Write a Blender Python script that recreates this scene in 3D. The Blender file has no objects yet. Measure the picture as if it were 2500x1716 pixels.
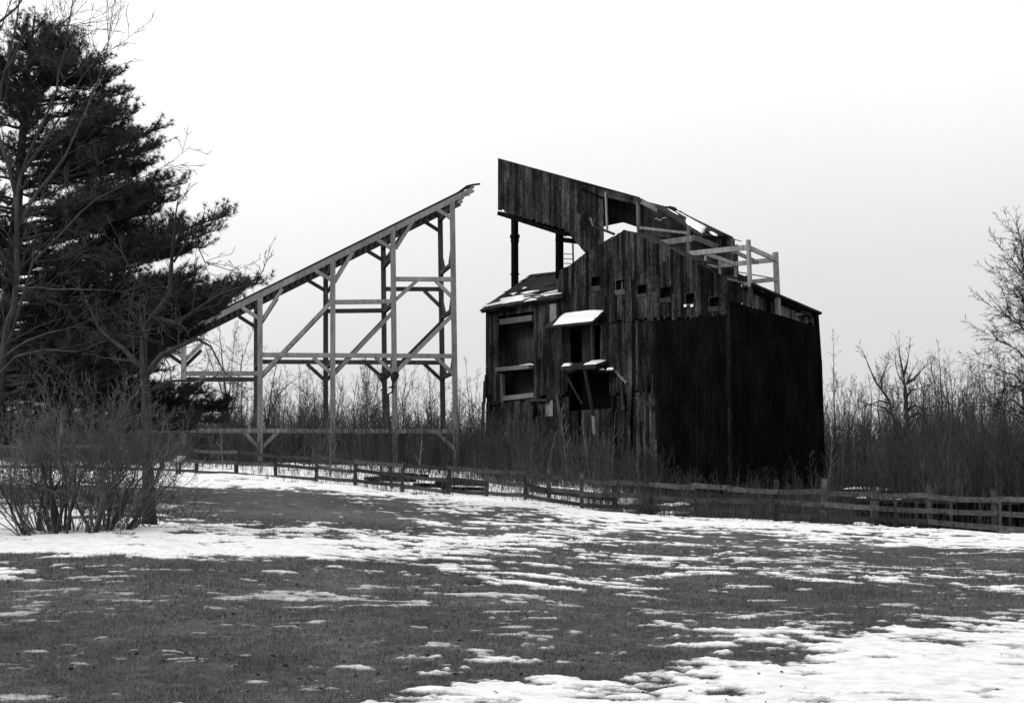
import bpy, math, random
import numpy as np
from mathutils import Vector

# ------------------------------------------------------------------ camera
F = 3472.0            # focal length in pixels of the 2500 px wide frame
CX, CY, HOR = 1250.0, 858.0, 1230.0
EYE = 1.6
PITCH = math.atan((HOR - CY) / F)
cp, sp = math.cos(PITCH), math.sin(PITCH)

scene = bpy.context.scene
col = scene.collection
cam_d = bpy.data.cameras.new('camera')
cam = bpy.data.objects.new('camera', cam_d)
col.objects.link(cam)
cam.location = (0, 0, EYE)
cam.rotation_euler = (math.pi / 2 + PITCH, 0, 0)
cam_d.sensor_width = 36.0
cam_d.lens = F / 2500.0 * 36.0
cam_d.clip_start = 0.1
cam_d.clip_end = 3000
scene.camera = cam

# ------------------------------------------------------------------ sky and sun
SUN_EL, SUN_AZ = math.radians(32), math.radians(232)   # azimuth clockwise from +Y: behind the camera, left
world = bpy.data.worlds.new('World')
scene.world = world
world.use_nodes = True
wn, wl = world.node_tree.nodes, world.node_tree.links
wn.clear()
out = wn.new('ShaderNodeOutputWorld')
bg = wn.new('ShaderNodeBackground')
bg.inputs['Strength'].default_value = 0.1
sky = wn.new('ShaderNodeTexSky')
sky.sky_type = 'NISHITA'
sky.sun_disc = False
sky.sun_elevation = SUN_EL
sky.sun_rotation = SUN_AZ
bw = wn.new('ShaderNodeRGBToBW')
wl.new(sky.outputs[0], bw.inputs[0])
tc = wn.new('ShaderNodeTexCoord')
sep = wn.new('ShaderNodeSeparateXYZ')
wl.new(tc.outputs['Generated'], sep.inputs[0])
tilt = wn.new('ShaderNodeMath'); tilt.operation = 'MULTIPLY_ADD'     # overcast is a little thinner to the left
tilt.inputs[1].default_value = -0.17
wl.new(sep.outputs['X'], tilt.inputs[0]); wl.new(sep.outputs['Z'], tilt.inputs[2])
ramp = wn.new('ShaderNodeValToRGB')
r = ramp.color_ramp
r.elements[0].position = 0.0; r.elements[0].color = (6.9, 6.9, 6.9, 1)
r.elements[1].position = 0.30; r.elements[1].color = (11.5, 11.5, 11.5, 1)
e = r.elements.new(0.12); e.color = (8.1, 8.1, 8.1, 1)
e = r.elements.new(0.22); e.color = (10.0, 10.0, 10.0, 1)
wl.new(tilt.outputs[0], ramp.inputs[0])
nz = wn.new('ShaderNodeTexNoise'); nz.inputs['Scale'].default_value = 2.2; nz.inputs['Detail'].default_value = 5
wl.new(tc.outputs['Generated'], nz.inputs['Vector'])
nm = wn.new('ShaderNodeMapRange'); nm.inputs['To Min'].default_value = 0.90; nm.inputs['To Max'].default_value = 1.10
wl.new(nz.outputs[0], nm.inputs[0])
mul = wn.new('ShaderNodeVectorMath'); mul.operation = 'SCALE'
wl.new(ramp.outputs[0], mul.inputs[0]); wl.new(nm.outputs[0], mul.inputs['Scale'])
mix = wn.new('ShaderNodeMix'); mix.data_type = 'RGBA'
mix.inputs['Factor'].default_value = 0.95
wl.new(bw.outputs[0], mix.inputs[6]); wl.new(mul.outputs[0], mix.inputs[7])
wl.new(mix.outputs[2], bg.inputs['Color'])
wl.new(bg.outputs[0], out.inputs['Surface'])

sun_d = bpy.data.lights.new('sun', 'SUN')
sun_d.energy = 1.3
sun_d.angle = math.radians(12)
sun_d.color = (1, 1, 1)
sun = bpy.data.objects.new('sun', sun_d)
col.objects.link(sun)
sv = Vector((math.sin(SUN_AZ) * math.cos(SUN_EL), math.cos(SUN_AZ) * math.cos(SUN_EL), math.sin(SUN_EL)))
sun.rotation_euler = sv.to_track_quat('Z', 'Y').to_euler()
sun.location = (-30, -20, 40)

vs = scene.view_settings
scene.display_settings.display_device = 'sRGB'
vs.view_transform = 'Standard'; vs.look = 'None'; vs.exposure = 0.0; vs.gamma = 1.0; vs.use_curve_mapping = False

# ------------------------------------------------------------------ helpers
rnd = random.Random(7)
rs = np.random.RandomState(11)

def ray(px, py):
    xc = (px - CX) / F; yc = (CY - py) / F
    return np.array([xc, cp - yc * sp, sp + yc * cp])

def P(px, py, Y):
    d = ray(px, py)
    return np.array([0, 0, EYE]) + d * (Y / d[1])

def hit(px, py, O, n):
    d = ray(px, py); E = np.array([0, 0, EYE])
    return E + d * (np.dot(np.asarray(O) - E, n) / np.dot(d, n))

def project(p):
    v = np.asarray(p, float) - np.array([0, 0, EYE])
    fwd = v[..., 1] * cp + v[..., 2] * sp
    up = -v[..., 1] * sp + v[..., 2] * cp
    return CX + F * v[..., 0] / fwd, CY - F * up / fwd

def tag(o, label=None, cat=None, group=None, kind=None):
    if label: o['label'] = label
    if cat: o['category'] = cat
    if group: o['group'] = group
    if kind: o['kind'] = kind
    return o

def empty(name, loc, label, cat, group=None):
    o = bpy.data.objects.new(name, None)
    o.location = [float(c) for c in loc]
    o.empty_display_size = 0.3
    col.objects.link(o)
    return tag(o, label, cat, group)

def root_of(o):
    v = Vector((0, 0, 0))
    while o is not None:
        v += o.location; o = o.parent
    return np.array(v)

def mesh(name, verts, faces, mat, parent=None, center=True, smooth=False):
    V = np.asarray(verts, float).reshape(-1, 3)
    base = root_of(parent) if parent is not None else np.zeros(3)
    c = V.mean(0) if center else base
    me = bpy.data.meshes.new(name)
    if isinstance(faces, np.ndarray) and len(faces):
        n, k = faces.shape
        me.vertices.add(len(V)); me.vertices.foreach_set('co', (V - c).astype(np.float32).ravel())
        me.loops.add(n * k); me.loops.foreach_set('vertex_index', faces.astype(np.int32).ravel())
        me.polygons.add(n); me.polygons.foreach_set('loop_start', np.arange(0, n * k, k, dtype=np.int32))
        me.update(calc_edges=True)
    else:
        me.from_pydata([tuple(v) for v in (V - c)], [], [tuple(f) for f in faces])
    if mat is not None: me.materials.append(mat)
    if smooth: me.polygons.foreach_set('use_smooth', np.ones(len(me.polygons), dtype=bool))
    o = bpy.data.objects.new(name, me)
    o.location = [float(x) for x in (c - base)]
    if parent is not None: o.parent = parent
    col.objects.link(o)
    return o

BOX = [(0, 3, 2, 1), (4, 5, 6, 7), (0, 1, 5, 4), (1, 2, 6, 5), (2, 3, 7, 6), (3, 0, 4, 7)]

class MB:
    def __init__(s): s.v = []; s.f = []
    def add(s, v, f):
        b = len(s.v); s.v += [np.asarray(x, float) for x in v]; s.f += [tuple(i + b for i in q) for q in f]; return s
    def hexa(s, p): return s.add(p, BOX)
    def slab(s, pts, off):
        n = len(pts); pts = [np.asarray(p, float) for p in pts]; off = np.asarray(off, float)
        return s.add(pts + [p + off for p in pts],
                     [tuple(range(n - 1, -1, -1)), tuple(range(n, 2 * n))] + [(i, (i + 1) % n, n + (i + 1) % n, n + i) for i in range(n)])
    def beam(s, p0, p1, w, h, ref=(0, 0, 1), taper=1.0):
        p0 = np.asarray(p0, float); p1 = np.asarray(p1, float)
        d = p1 - p0; d /= np.linalg.norm(d)
        a = np.cross(d, ref)
        if np.linalg.norm(a) < 1e-3: a = np.cross(d, (0, 1, 0))
        a /= np.linalg.norm(a); b = np.cross(a, d)
        q = []
        for p, t in ((p0, 1), (p1, taper)):
            for sx, sy in ((-1, -1), (1, -1), (1, 1), (-1, 1)):
                q.append(p + a * sx * w / 2 * t + b * sy * h / 2 * t)
        return s.hexa(q)
    def tube(s, pts, radii, n=8):
        pts = [np.asarray(p, float) for p in pts]
        rings = []; up = np.array([0.3, 0.5, 0.81])
        for i, p in enumerate(pts):
            d = pts[min(i + 1, len(pts) - 1)] - pts[max(i - 1, 0)]; d /= np.linalg.norm(d) + 1e-9
            if i == 0:
                a = np.cross(d, up)
                if np.linalg.norm(a) < .05: a = np.cross(d, (1, 0, 0))
            else: a = a - d * np.dot(a, d)
            a /= np.linalg.norm(a); b = np.cross(d, a)
            rings.append([p + (a * math.cos(t) + b * math.sin(t)) * radii[i] for t in np.linspace(0, 2 * math.pi, n, endpoint=False)])
        f = [tuple(range(n - 1, -1, -1))]
        for i in range(len(pts) - 1):
            for k in range(n):
                f.append((i * n + k, i * n + (k + 1) % n, (i + 1) * n + (k + 1) % n, (i + 1) * n + k))
        f.append(tuple((len(pts) - 1) * n + k for k in range(n)))
        return s.add([v for rg in rings for v in rg], f)
    def build(s, name, mat, parent=None, smooth=False): return mesh(name, s.v, s.f, mat, parent, smooth=smooth)

def segs_mesh(name, segs, mat, parent=None, n=3):
    """segs: array rows p0(3) p1(3) r0 r1 -> open tapered prisms in one mesh"""
    S = np.asarray(segs, float)
    p0, p1, r0, r1 = S[:, 0:3], S[:, 3:6], S[:, 6:7], S[:, 7:8]
    d = p1 - p0; L = np.linalg.norm(d, axis=1, keepdims=True) + 1e-9; d = d / L
    ref = np.where(np.abs(d[:, 2:3]) > .9, np.array([[1., 0, 0]]), np.array([[0, 0, 1.]]))
    a = np.cross(d, ref); a /= np.linalg.norm(a, axis=1, keepdims=True); b = np.cross(d, a)
    p1 = p1 + d * r1 * 0.5
    ring0 = []; ring1 = []
    for k in range(n):
        t = 2 * math.pi * k / n
        o = a * math.cos(t) + b * math.sin(t)
        ring0.append(p0 + o * r0); ring1.append(p1 + o * r1)
    V = np.stack(ring0 + ring1, axis=1).reshape(-1, 3)
    m = len(S); base = (np.arange(m) * 2 * n)[:, None]
    fs = []
    for k in range(n):
        k2 = (k + 1) % n
        fs.append(np.concatenate([base + k, base + k2, base + n + k2, base + n + k], axis=1))
    Fc = np.concatenate(fs, axis=0)
    return mesh(name, V, Fc, mat, parent)

# value noise (2-D, numpy)
_perm = np.random.RandomState(3).rand(256, 256)
def vnoise(x, y):
    xi = np.floor(x).astype(int); yi = np.floor(y).astype(int)
    fx = x - xi; fy = y - yi
    fx = fx * fx * (3 - 2 * fx); fy = fy * fy * (3 - 2 * fy)
    g = lambda i, j: _perm[i & 255, j & 255]
    return (g(xi, yi) * (1 - fx) + g(xi + 1, yi) * fx) * (1 - fy) + (g(xi, yi + 1) * (1 - fx) + g(xi + 1, yi + 1) * fx) * fy
def fbm(x, y, o=4, gain=.5):
    s = 0; a = 1; t = 0
    for i in range(o):
        s = s + a * vnoise(x * 2 ** i + 17.3 * i, y * 2 ** i + 5.1 * i); t += a; a *= gain
    return s / t

# ------------------------------------------------------------------ materials (a grey world: the photograph is monochrome)
def newmat(name):
    m = bpy.data.materials.new(name); m.use_nodes = True
    nt = m.node_tree; nt.nodes.clear()
    o = nt.nodes.new('ShaderNodeOutputMaterial'); b = nt.nodes.new('ShaderNodeBsdfPrincipled')
    nt.links.new(b.outputs[0], o.inputs[0])
    return m, nt, b

def grey_ramp(nt, src, lo, hi, p0=0.3, p1=0.7):
    c = nt.nodes.new('ShaderNodeMapRange')
    c.inputs['From Min'].default_value = p0; c.inputs['From Max'].default_value = p1
    c.inputs['To Min'].default_value = lo; c.inputs['To Max'].default_value = hi
    nt.links.new(src, c.inputs[0])
    return c.outputs[0]

def wood(name, lo, hi, rough=0.9, rand=0.6, streak=9.0, axis='Z', bump=0.3, contrast=1.0, spec=.12):
    m, nt, b = newmat(name)
    N, Lk = nt.nodes, nt.links
    geo = N.new('ShaderNodeNewGeometry')
    oi = N.new('ShaderNodeObjectInfo')
    mp = N.new('ShaderNodeMapping')
    sc = {'Z': (streak, streak, streak * .05), 'X': (streak * .05, streak * 1, streak), 'N': (streak,) * 3}[axis]
    mp.inputs['Scale'].default_value = sc
    Lk.new(geo.outputs['Position'], mp.inputs['Vector'])
    n1 = N.new('ShaderNodeTexNoise'); n1.inputs['Scale'].default_value = 1.0; n1.inputs['Detail'].default_value = 6; n1.inputs['Roughness'].default_value = .7
    Lk.new(mp.outputs[0], n1.inputs['Vector'])
    mp2 = N.new('ShaderNodeMapping'); mp2.inputs['Scale'].default_value = (.9, .9, .45)
    Lk.new(geo.outputs['Position'], mp2.inputs['Vector'])
    n2 = N.new('ShaderNodeTexNoise'); n2.inputs['Scale'].default_value = 1.0; n2.inputs['Detail'].default_value = 5
    Lk.new(mp2.outputs[0], n2.inputs['Vector'])
    mp3 = N.new('ShaderNodeMapping'); mp3.inputs['Scale'].default_value = (sc[0] * .8, sc[1] * .8, sc[2] * 5 if axis == 'Z' else sc[2]) if axis != 'X' else (sc[0] * 5, sc[1], sc[2])
    Lk.new(geo.outputs['Position'], mp3.inputs['Vector'])
    n3 = N.new('ShaderNodeTexNoise'); n3.inputs['Scale'].default_value = 1.3; n3.inputs['Detail'].default_value = 4; n3.inputs['Roughness'].default_value = .65
    Lk.new(mp3.outputs[0], n3.inputs['Vector'])
    a3 = N.new('ShaderNodeMath'); a3.operation = 'MULTIPLY'; a3.inputs[1].default_value = .34
    Lk.new(n3.outputs[0], a3.inputs[0])
    a = N.new('ShaderNodeMath'); a.operation = 'MULTIPLY_ADD'; a.inputs[1].default_value = .36
    Lk.new(n1.outputs[0], a.inputs[0])
    a2 = N.new('ShaderNodeMath'); a2.operation = 'MULTIPLY_ADD'; a2.inputs[1].default_value = .30
    Lk.new(n2.outputs[0], a2.inputs[0]); Lk.new(a3.outputs[0], a2.inputs[2]); Lk.new(a2.outputs[0], a.inputs[2])
    g01 = grey_ramp(nt, a.outputs[0], 0, 1, .39, .61)
    pw = N.new('ShaderNodeMath'); pw.operation = 'POWER'; pw.inputs[1].default_value = contrast; pw.use_clamp = True
    Lk.new(g01, pw.inputs[0])
    v = grey_ramp(nt, pw.outputs[0], lo, hi, 0, 1)
    # each board its own tone
    rr = N.new('ShaderNodeMapRange'); rr.inputs['To Min'].default_value = 1 - rand; rr.inputs['To Max'].default_value = 1 + rand
    Lk.new(oi.outputs['Random'], rr.inputs[0])
    mu = N.new('ShaderNodeMath'); mu.operation = 'MULTIPLY'
    Lk.new(v, mu.inputs[0]); Lk.new(rr.outputs[0], mu.inputs[1])
    Lk.new(mu.outputs[0], b.inputs['Base Color'])
    b.inputs['Roughness'].default_value = rough
    b.inputs['Specular IOR Level'].default_value = spec
    bp = N.new('ShaderNodeBump'); bp.inputs['Strength'].default_value = bump; bp.inputs['Distance'].default_value = .02
    Lk.new(n1.outputs[0], bp.inputs['Height']); Lk.new(bp.outputs[0], b.inputs['Normal'])
    return m

M = {}
M['plank'] = wood('dark_weathered_plank', .0015, .072, rand=.85, streak=13, contrast=2.0, spec=.06)
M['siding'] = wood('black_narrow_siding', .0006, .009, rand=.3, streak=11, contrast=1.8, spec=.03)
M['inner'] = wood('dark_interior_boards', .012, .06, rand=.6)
M['sheath'] = wood('interior_shade_black', .0015, .005, rand=0, spec=.03)  # near-black stands in for interior shade behind gaps and openings
M['chute'] = wood('dark_chute_plank', .0015, .068, rand=.75, streak=13, contrast=1.9, spec=.06)
M['oldbeam'] = wood('old_dark_beam', .01, .04, rand=.4)
M['lumber'] = wood('pale_new_lumber', .14, .36, rand=.2, streak=6)
M['greyboard'] = wood('grey_board', .07, .22, rand=.35)
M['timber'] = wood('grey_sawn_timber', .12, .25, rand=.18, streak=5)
M['timber_dark'] = wood('dark_sawn_timber', .035, .085, rand=.25, streak=5)  # darker copy of the timber colour for rear and deck members
M['fence'] = wood('weathered_fence_wood', .012, .075, rand=.5, streak=7, axis='N')
M['roof'] = wood('dark_roofing', .008, .035, rand=.3, axis='N', streak=3)
M['sill'] = wood('weathered_sill', .02, .09, rand=.4)
M['tin'] = wood('curled_grey_roofing_sheet', .10, .30, rand=.4, axis='N', streak=2)
M['bark'] = wood('dark_bark', .018, .06, rand=.2, streak=7)
M['bark_grey'] = wood('grey_lichen_bark', .022, .075, rand=.2, streak=6)
M['twig'] = wood('dark_twig', .02, .05, rand=.25, axis='N', streak=3, bump=0)
M['twig_grey'] = wood('grey_twig', .035, .08, rand=.25, axis='N', streak=3, bump=0)
M['twig_dark'] = wood('dark_fine_twig', .008, .03, rand=.1, axis='N', streak=3, bump=0)
M['twig_hazed'] = wood('haze_paled_twig', .05, .15, rand=.5, axis='N', streak=.8, bump=0)  # distance haze put into the twig colour, paler than near twigs
M['twig_shrub'] = wood('shrub_twig', .035, .14, rand=.1, axis='N', streak=2.5, bump=0)
M['brush'] = wood('brush_twig', .016, .075, rand=.55, axis='N', streak=1.1, bump=0)
M['pale'] = wood('pale_bark', .10, .20, rand=.3, axis='N', streak=3)
M['iron'] = wood('black_iron', .008, .02, rand=.1, rough=.6, axis='N')
M['needles'] = wood('pine_needles', .010, .060, rand=0, axis='N', streak=2.4, bump=0)
M['dead'] = wood('dead_grass_stalk', .05, .16, rand=.1, axis='N', streak=2, bump=0)
M['stone'] = wood('field_stone', .03, .09, rand=.4, axis='N', streak=4)
M['panel'] = wood('sign_panel', .20, .28, rand=0, axis='N', streak=2)

def mk_snow():
    m, nt, b = newmat('snow')
    N, Lk = nt.nodes, nt.links
    geo = N.new('ShaderNodeNewGeometry')
    n = N.new('ShaderNodeTexNoise'); n.inputs['Scale'].default_value = 6; n.inputs['Detail'].default_value = 6
    Lk.new(geo.outputs['Position'], n.inputs['Vector'])
    Lk.new(grey_ramp(nt, n.outputs[0], .72, .88), b.inputs['Base Color'])
    b.inputs['Roughness'].default_value = .8; b.inputs['Specular IOR Level'].default_value = .2
    bp = N.new('ShaderNodeBump'); bp.inputs['Strength'].default_value = .3; bp.inputs['Distance'].default_value = .05
    Lk.new(n.outputs[0], bp.inputs['Height']); Lk.new(bp.outputs[0], b.inputs['Normal'])
    return m
M['snow'] = mk_snow()

def mk_ground():
    m, nt, b = newmat('lawn_and_snow')
    N, Lk = nt.nodes, nt.links
    geo = N.new('ShaderNodeNewGeometry')
    at = N.new('ShaderNodeAttribute'); at.attribute_name = 'snow'
    lt = N.new('ShaderNodeAttribute'); lt.attribute_name = 'litter'
    def noise(s, d=5, r=.6):
        n = N.new('ShaderNodeTexNoise'); n.inputs['Scale'].default_value = s; n.inputs['Detail'].default_value = d; n.inputs['Roughness'].default_value = r
        Lk.new(geo.outputs['Position'], n.inputs['Vector']); return n.outputs[0]
    nf, nmid, nl = noise(38, 4, .7), noise(5), noise(.35)
    # lawn tone
    g1 = grey_ramp(nt, nf, .30, 1.75, .3, .7)
    g2 = grey_ramp(nt, nmid, .50, 1.5, .3, .7)
    g3 = grey_ramp(nt, nl, .060, .115, .35, .65)
    m1 = N.new('ShaderNodeMath'); m1.operation = 'MULTIPLY'; Lk.new(g1, m1.inputs[0]); Lk.new(g2, m1.inputs[1])
    m2 = N.new('ShaderNodeMath'); m2.operation = 'MULTIPLY'; Lk.new(m1.outputs[0], m2.inputs[0]); Lk.new(g3, m2.inputs[1])
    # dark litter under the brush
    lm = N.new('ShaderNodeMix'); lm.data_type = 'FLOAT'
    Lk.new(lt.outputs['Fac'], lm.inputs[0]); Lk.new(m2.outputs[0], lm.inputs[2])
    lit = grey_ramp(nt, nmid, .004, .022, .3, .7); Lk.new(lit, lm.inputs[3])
    # snow
    sn = grey_ramp(nt, nmid, .66, .88, .3, .6)
    ad = N.new('ShaderNodeMath'); ad.operation = 'MULTIPLY_ADD'; ad.inputs[1].default_value = .42
    Lk.new(nf, ad.inputs[0]); Lk.new(at.outputs['Fac'], ad.inputs[2])
    ad2 = N.new('ShaderNodeMath'); ad2.operation = 'MULTIPLY_ADD'; ad2.inputs[1].default_value = .30
    Lk.new(nmid, ad2.inputs[0]); Lk.new(ad.outputs[0], ad2.inputs[2])
    fac = grey_ramp(nt, ad2.outputs[0], 0, 1, .68, 1.12)
    mx = N.new('ShaderNodeMix'); mx.data_type = 'FLOAT'
    Lk.new(fac, mx.inputs[0]); Lk.new(lm.outputs[0], mx.inputs[2]); Lk.new(sn, mx.inputs[3])
    Lk.new(mx.outputs[0], b.inputs['Base Color'])
    b.inputs['Roughness'].default_value = .95; b.inputs['Specular IOR Level'].default_value = .05
    bp = N.new('ShaderNodeBump'); bp.inputs['Strength'].default_value = .5; bp.inputs['Distance'].default_value = .04
    Lk.new(nf, bp.inputs['Height']); Lk.new(bp.outputs[0], b.inputs['Normal'])
    return m
M['ground'] = mk_ground()

# ------------------------------------------------------------------ fence line (surveyed first: the ground follows it)
# px, base y, distance, top rail y, middle rail y, bottom rail y, post top y
FP = [(-160, 1146, 70.5, 1086, 1117, 1138, 1080), (-60, 1146, 69.5, 1087, 1118, 1139, 1081), (40, 1147, 69, 1088, 1119, 1140, 1082), (135, 1148, 68.5, 1089, 1120, 1141, 1084),
      (225, 1148, 68, 1090, 1121, 1142, 1085), (312, 1149, 67, 1092, 1122, 1143, 1086), (396, 1151, 66, 1094, 1125, 1146, 1088),
      (479, 1157, 65, 1100, 1127, 1149, 1094), (578, 1162, 63.5, 1105, 1131, 1154, 1100), (674, 1168, 62, 1112, 1135, 1163, 1107),
      (773, 1176, 61, 1117, 1141, 1167, 1110), (868, 1186, 59.5, 1128, 1149, 1175, 1118), (981, 1200, 58, 1138, 1163, 1187, 1128),
      (1095, 1208, 57, 1143, 1169, 1198, 1138), (1188, 1214, 56, 1148, 1175, 1202, 1142), (1283, 1222, 54.5, 1156, 1182, 1210, 1148),
      (1340, 1228, 54, 1162, 1192, 1222, 1146), (1420, 1239, 53.3, 1170, 1203, 1231, 1154), (1500, 1248, 52.6, 1177, 1209, 1236, 1168),
      (1590, 1255, 52, 1180, 1213, 1239, 1172), (1690, 1263, 51, 1186, 1218, 1243, 1178), (1781, 1269, 50.3, 1193, 1222, 1249, 1184),
      (1893, 1274, 49.5, 1198, 1227, 1256, 1170), (2009, 1279, 48.7, 1202, 1232, 1264, 1168), (2139, 1286, 48, 1207, 1239, 1270, 1196),
      (2272, 1293, 47, 1211, 1246, 1277, 1183), (2428, 1301, 46, 1216, 1253, 1286, 1194), (2575, 1308, 45, 1221, 1259, 1294, 1206),
      (2730, 1316, 44, 1226, 1266, 1303, 1214)]
fa, fY, fZ = [], [], []
for q in FP:
    p = P(q[0], q[1], q[2]); fa.append(p[0] / p[1]); fY.append(p[1]); fZ.append(p[2])
fa, fY, fZ = map(np.array, (fa, fY, fZ))

def height(x, y):
    x = np.asarray(x, float); y = np.asarray(y, float)
    a = np.clip(x / np.maximum(y, 9.0), -.8, .8)
    Yf = np.interp(a, fa, fY); Zf = np.interp(a, fa, fZ)
    t = (y - 9) / (Yf - 9)
    near = Zf * np.where(t < .1, np.clip(t + .1, 0, None) ** 2 / .4, t)
    zb = np.interp(a, [-.36, -.1, .0, .10, .16, .22, .36], [4.4, 4.1, 3.4, 2.7, 2.45, 2.45, 2.6])
    t2 = np.clip((y - Yf) / (88 - Yf), 0, 1)
    # on the right the ground dips into a ditch just behind the fence
    dip = np.interp(a, [.02, .12, .4], [0, .55, .75]) * np.exp(-((y - Yf - 5) / 3.2) ** 2)
    far = Zf + (zb - Zf) * t2 - dip + np.clip(y - 88, 0, 400) * .006
    z = np.where(y < Yf, near, far)
    bump = (fbm(x * .25, y * .25, 3) - .5) * .22 + (fbm(x * 1.1 + 9, y * 1.1, 3) - .5) * .07
    return z + bump * np.clip(y / 14, 0, 1)
def gz(x, y): return float(height(np.array([x]), np.array([y]))[0])

# coverage of the old snow as surveyed over the lawn: rows by picture height, columns every 250
SC = [0, 250, 500, 750, 1000, 1250, 1500, 1750, 2000, 2250, 2500]
ST = [(1100, [.3, .3, .4, .4, .4, .4, .3, .2, .2, .2, .1]),
      (1135, [.8, .8, .9, .8, .7, .7, .6, .3, .3, .2, .1]),
      (1160, [1, 1, 1, .95, .85, .8, .7, .4, .3, .2, .1]),
      (1180, [.7, .6, .95, 1, 1, .95, .9, .4, .2, .1, .1]),
      (1195, [.05, .1, .30, .85, 1, 1, 1, .6, .2, .1, .1]),
      (1212, [.1, .1, .04, .15, .75, 1, 1, .8, .3, .15, .1]),
      (1230, [.7, .2, .03, .08, .45, .95, 1, .95, .5, .2, .15]),
      (1250, [1, .5, .05, .08, .20, .60, .92, 1, .8, .3, .2]),
      (1268, [1, .85, .35, .30, .30, .50, .85, 1, 1, .7, .35]),
      (1288, [1, 1, .55, .45, .45, .55, .75, .85, 1, 1, .8]),
      (1308, [1, 1, .72, .55, .45, .65, .60, .50, .75, 1, 1]),
      (1328, [1, 1, .88, .85, .75, .70, .38, .35, .40, .70, 1]),
      (1345, [1, 1, .92, .92, .95, .70, .30, .35, .35, .20, .55]),
      (1358, [.15, .85, .85, .75, .70, .25, .35, .38, .25, .08, .05]),
      (1372, [.02, .1, .20, .20, .25, .30, .45, .30, .2, .06, .03]),
      (1392, [.55, .30, .04, .30, .40, .72, .50, .42, .22, .30, .05]),
      (1412, [.25, .04, .03, .12, .15, .72, .58, .42, .62, .52, .30]),
      (1432, [.02, .02, .06, .10, .10, .40, .50, .38, .30, .18, .40]),
      (1465, [0, .01, .03, .10, .13, .14, .08, .28, .08, .06, .05]),
      (1500, [0, 0, .02, .08, .12, .16, .10, .10, .08, .10, .12]),
      (1530, [0, 0, .01, .04, .12, .12, .14, .42, .38, .35, .60]),
      (1560, [0, 0, 0, .02, .04, .10, .28, .62, .75, .92, 1]),
      (1600, [0, 0, 0, .05, .12, .18, .38, .75, .90, .97, 1]),
      (1635, [0, 0, 0, .01, .30, .42, .58, .85, .93, .97, 1]),
      (1670, [0, 0, 0, .08, .38, .72, .80, .80, .88, 1, 1]),
      (1716, [0, 0, 0, .05, .42, .70, .80, .86, .90, .93, 1]),
      (1800, [0, 0, 0, .05, .5, .8, .95, 1, 1, 1, 1])]
sty = np.array([q[0] for q in ST], float); stv = np.array([q[1] for q in ST], float)
for _i, _y in enumerate(sty):          # thin broken cover over the middle of the lawn
    if 1260 <= _y <= 1600: stv[_i, 4:10] *= .80 if 1300 < _y < 1540 else .9
def coverage(px, py):
    cx = np.clip(px / 250.0, 0, 9.999); ci = cx.astype(int); fx = cx - ci
    ry = np.interp(py, sty, np.arange(len(sty))); ri = np.clip(ry.astype(int), 0, len(sty) - 2); fy = ry - ri
    return (stv[ri, ci] * (1 - fx) + stv[ri, ci + 1] * fx) * (1 - fy) + (stv[ri + 1, ci] * (1 - fx) + stv[ri + 1, ci + 1] * fx) * fy

def snow_at(x, y):
    z = height(x, y)
    px, py = project(np.stack([x, np.maximum(y, 8.0), z], -1))
    D = coverage(px, py)
    n = .20 * fbm(x * .36 + 3, y * .50 + 8, 3, .55) + .38 * fbm(x * 1.1 + 11, y * 1.9 + 40, 3, .6) + .42 * fbm(x * 2.9, y * 5.0 + 40, 4, .68)
    u = np.clip((n - .5) / .235 + .5, 0, 1)
    s = (D ** 1.32 * 1.05 - .035 - u) / .32
    # under the brush behind the fence only scraps lie; solid sheet in front of it
    return np.clip(.5 + .5 * s, 0, 1)

# ------------------------------------------------------------------ the ground: one sheet
def build_ground():
    ac = np.concatenate([np.linspace(-1.5, -.42, 26)[:-1], np.linspace(-.42, .42, 861), np.linspace(.42, 1.5, 26)[1:]])
    inv = np.linspace(1 / 10.5, 1 / 70., 330)          # dense where the lawn is seen
    Yr = np.concatenate([[-60, -30, -12, -2, 4, 8], 1 / inv, np.linspace(71, 100, 50), [105, 112, 120, 140, 170, 220, 300, 450, 700, 1100]])
    A, Yg = np.meshgrid(ac, Yr)
    X = A * (np.abs(Yg) + np.where(Yg < 8, 30 * (8 - np.minimum(Yg, 8)) / 20, 0))
    X = np.where(Yg < 8, A * (8 + (8 - Yg) * 1.0), X)
    Z = height(X, Yg)
    Sn = snow_at(X, Yg)
    Z = Z + .045 * np.clip(Sn * 1.5 - .2, 0, 1) * np.clip(Yg / 12, 0, 1)
    a = X / np.maximum(Yg, 9)
    Yf = np.interp(np.clip(a, -.8, .8), fa, fY)
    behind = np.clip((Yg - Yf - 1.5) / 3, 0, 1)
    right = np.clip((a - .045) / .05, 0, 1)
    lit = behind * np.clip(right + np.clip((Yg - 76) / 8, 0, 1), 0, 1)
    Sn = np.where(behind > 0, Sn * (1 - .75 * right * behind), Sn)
    Sn = np.where(Yg > 84, Sn * .35, Sn)
    nr, nc = A.shape
    V = np.stack([X, Yg, Z], -1).reshape(-1, 3)
    i = np.arange(nr - 1)[:, None] * nc + np.arange(nc - 1)[None]
    Fc = np.stack([i, i + 1, i + nc + 1, i + nc], -1).reshape(-1, 4)
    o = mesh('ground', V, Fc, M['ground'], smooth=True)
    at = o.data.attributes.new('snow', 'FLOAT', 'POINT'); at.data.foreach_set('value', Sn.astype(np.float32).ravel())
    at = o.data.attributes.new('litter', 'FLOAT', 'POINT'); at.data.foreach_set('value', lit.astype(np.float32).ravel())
    tag(o, kind='structure')
build_ground()

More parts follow.
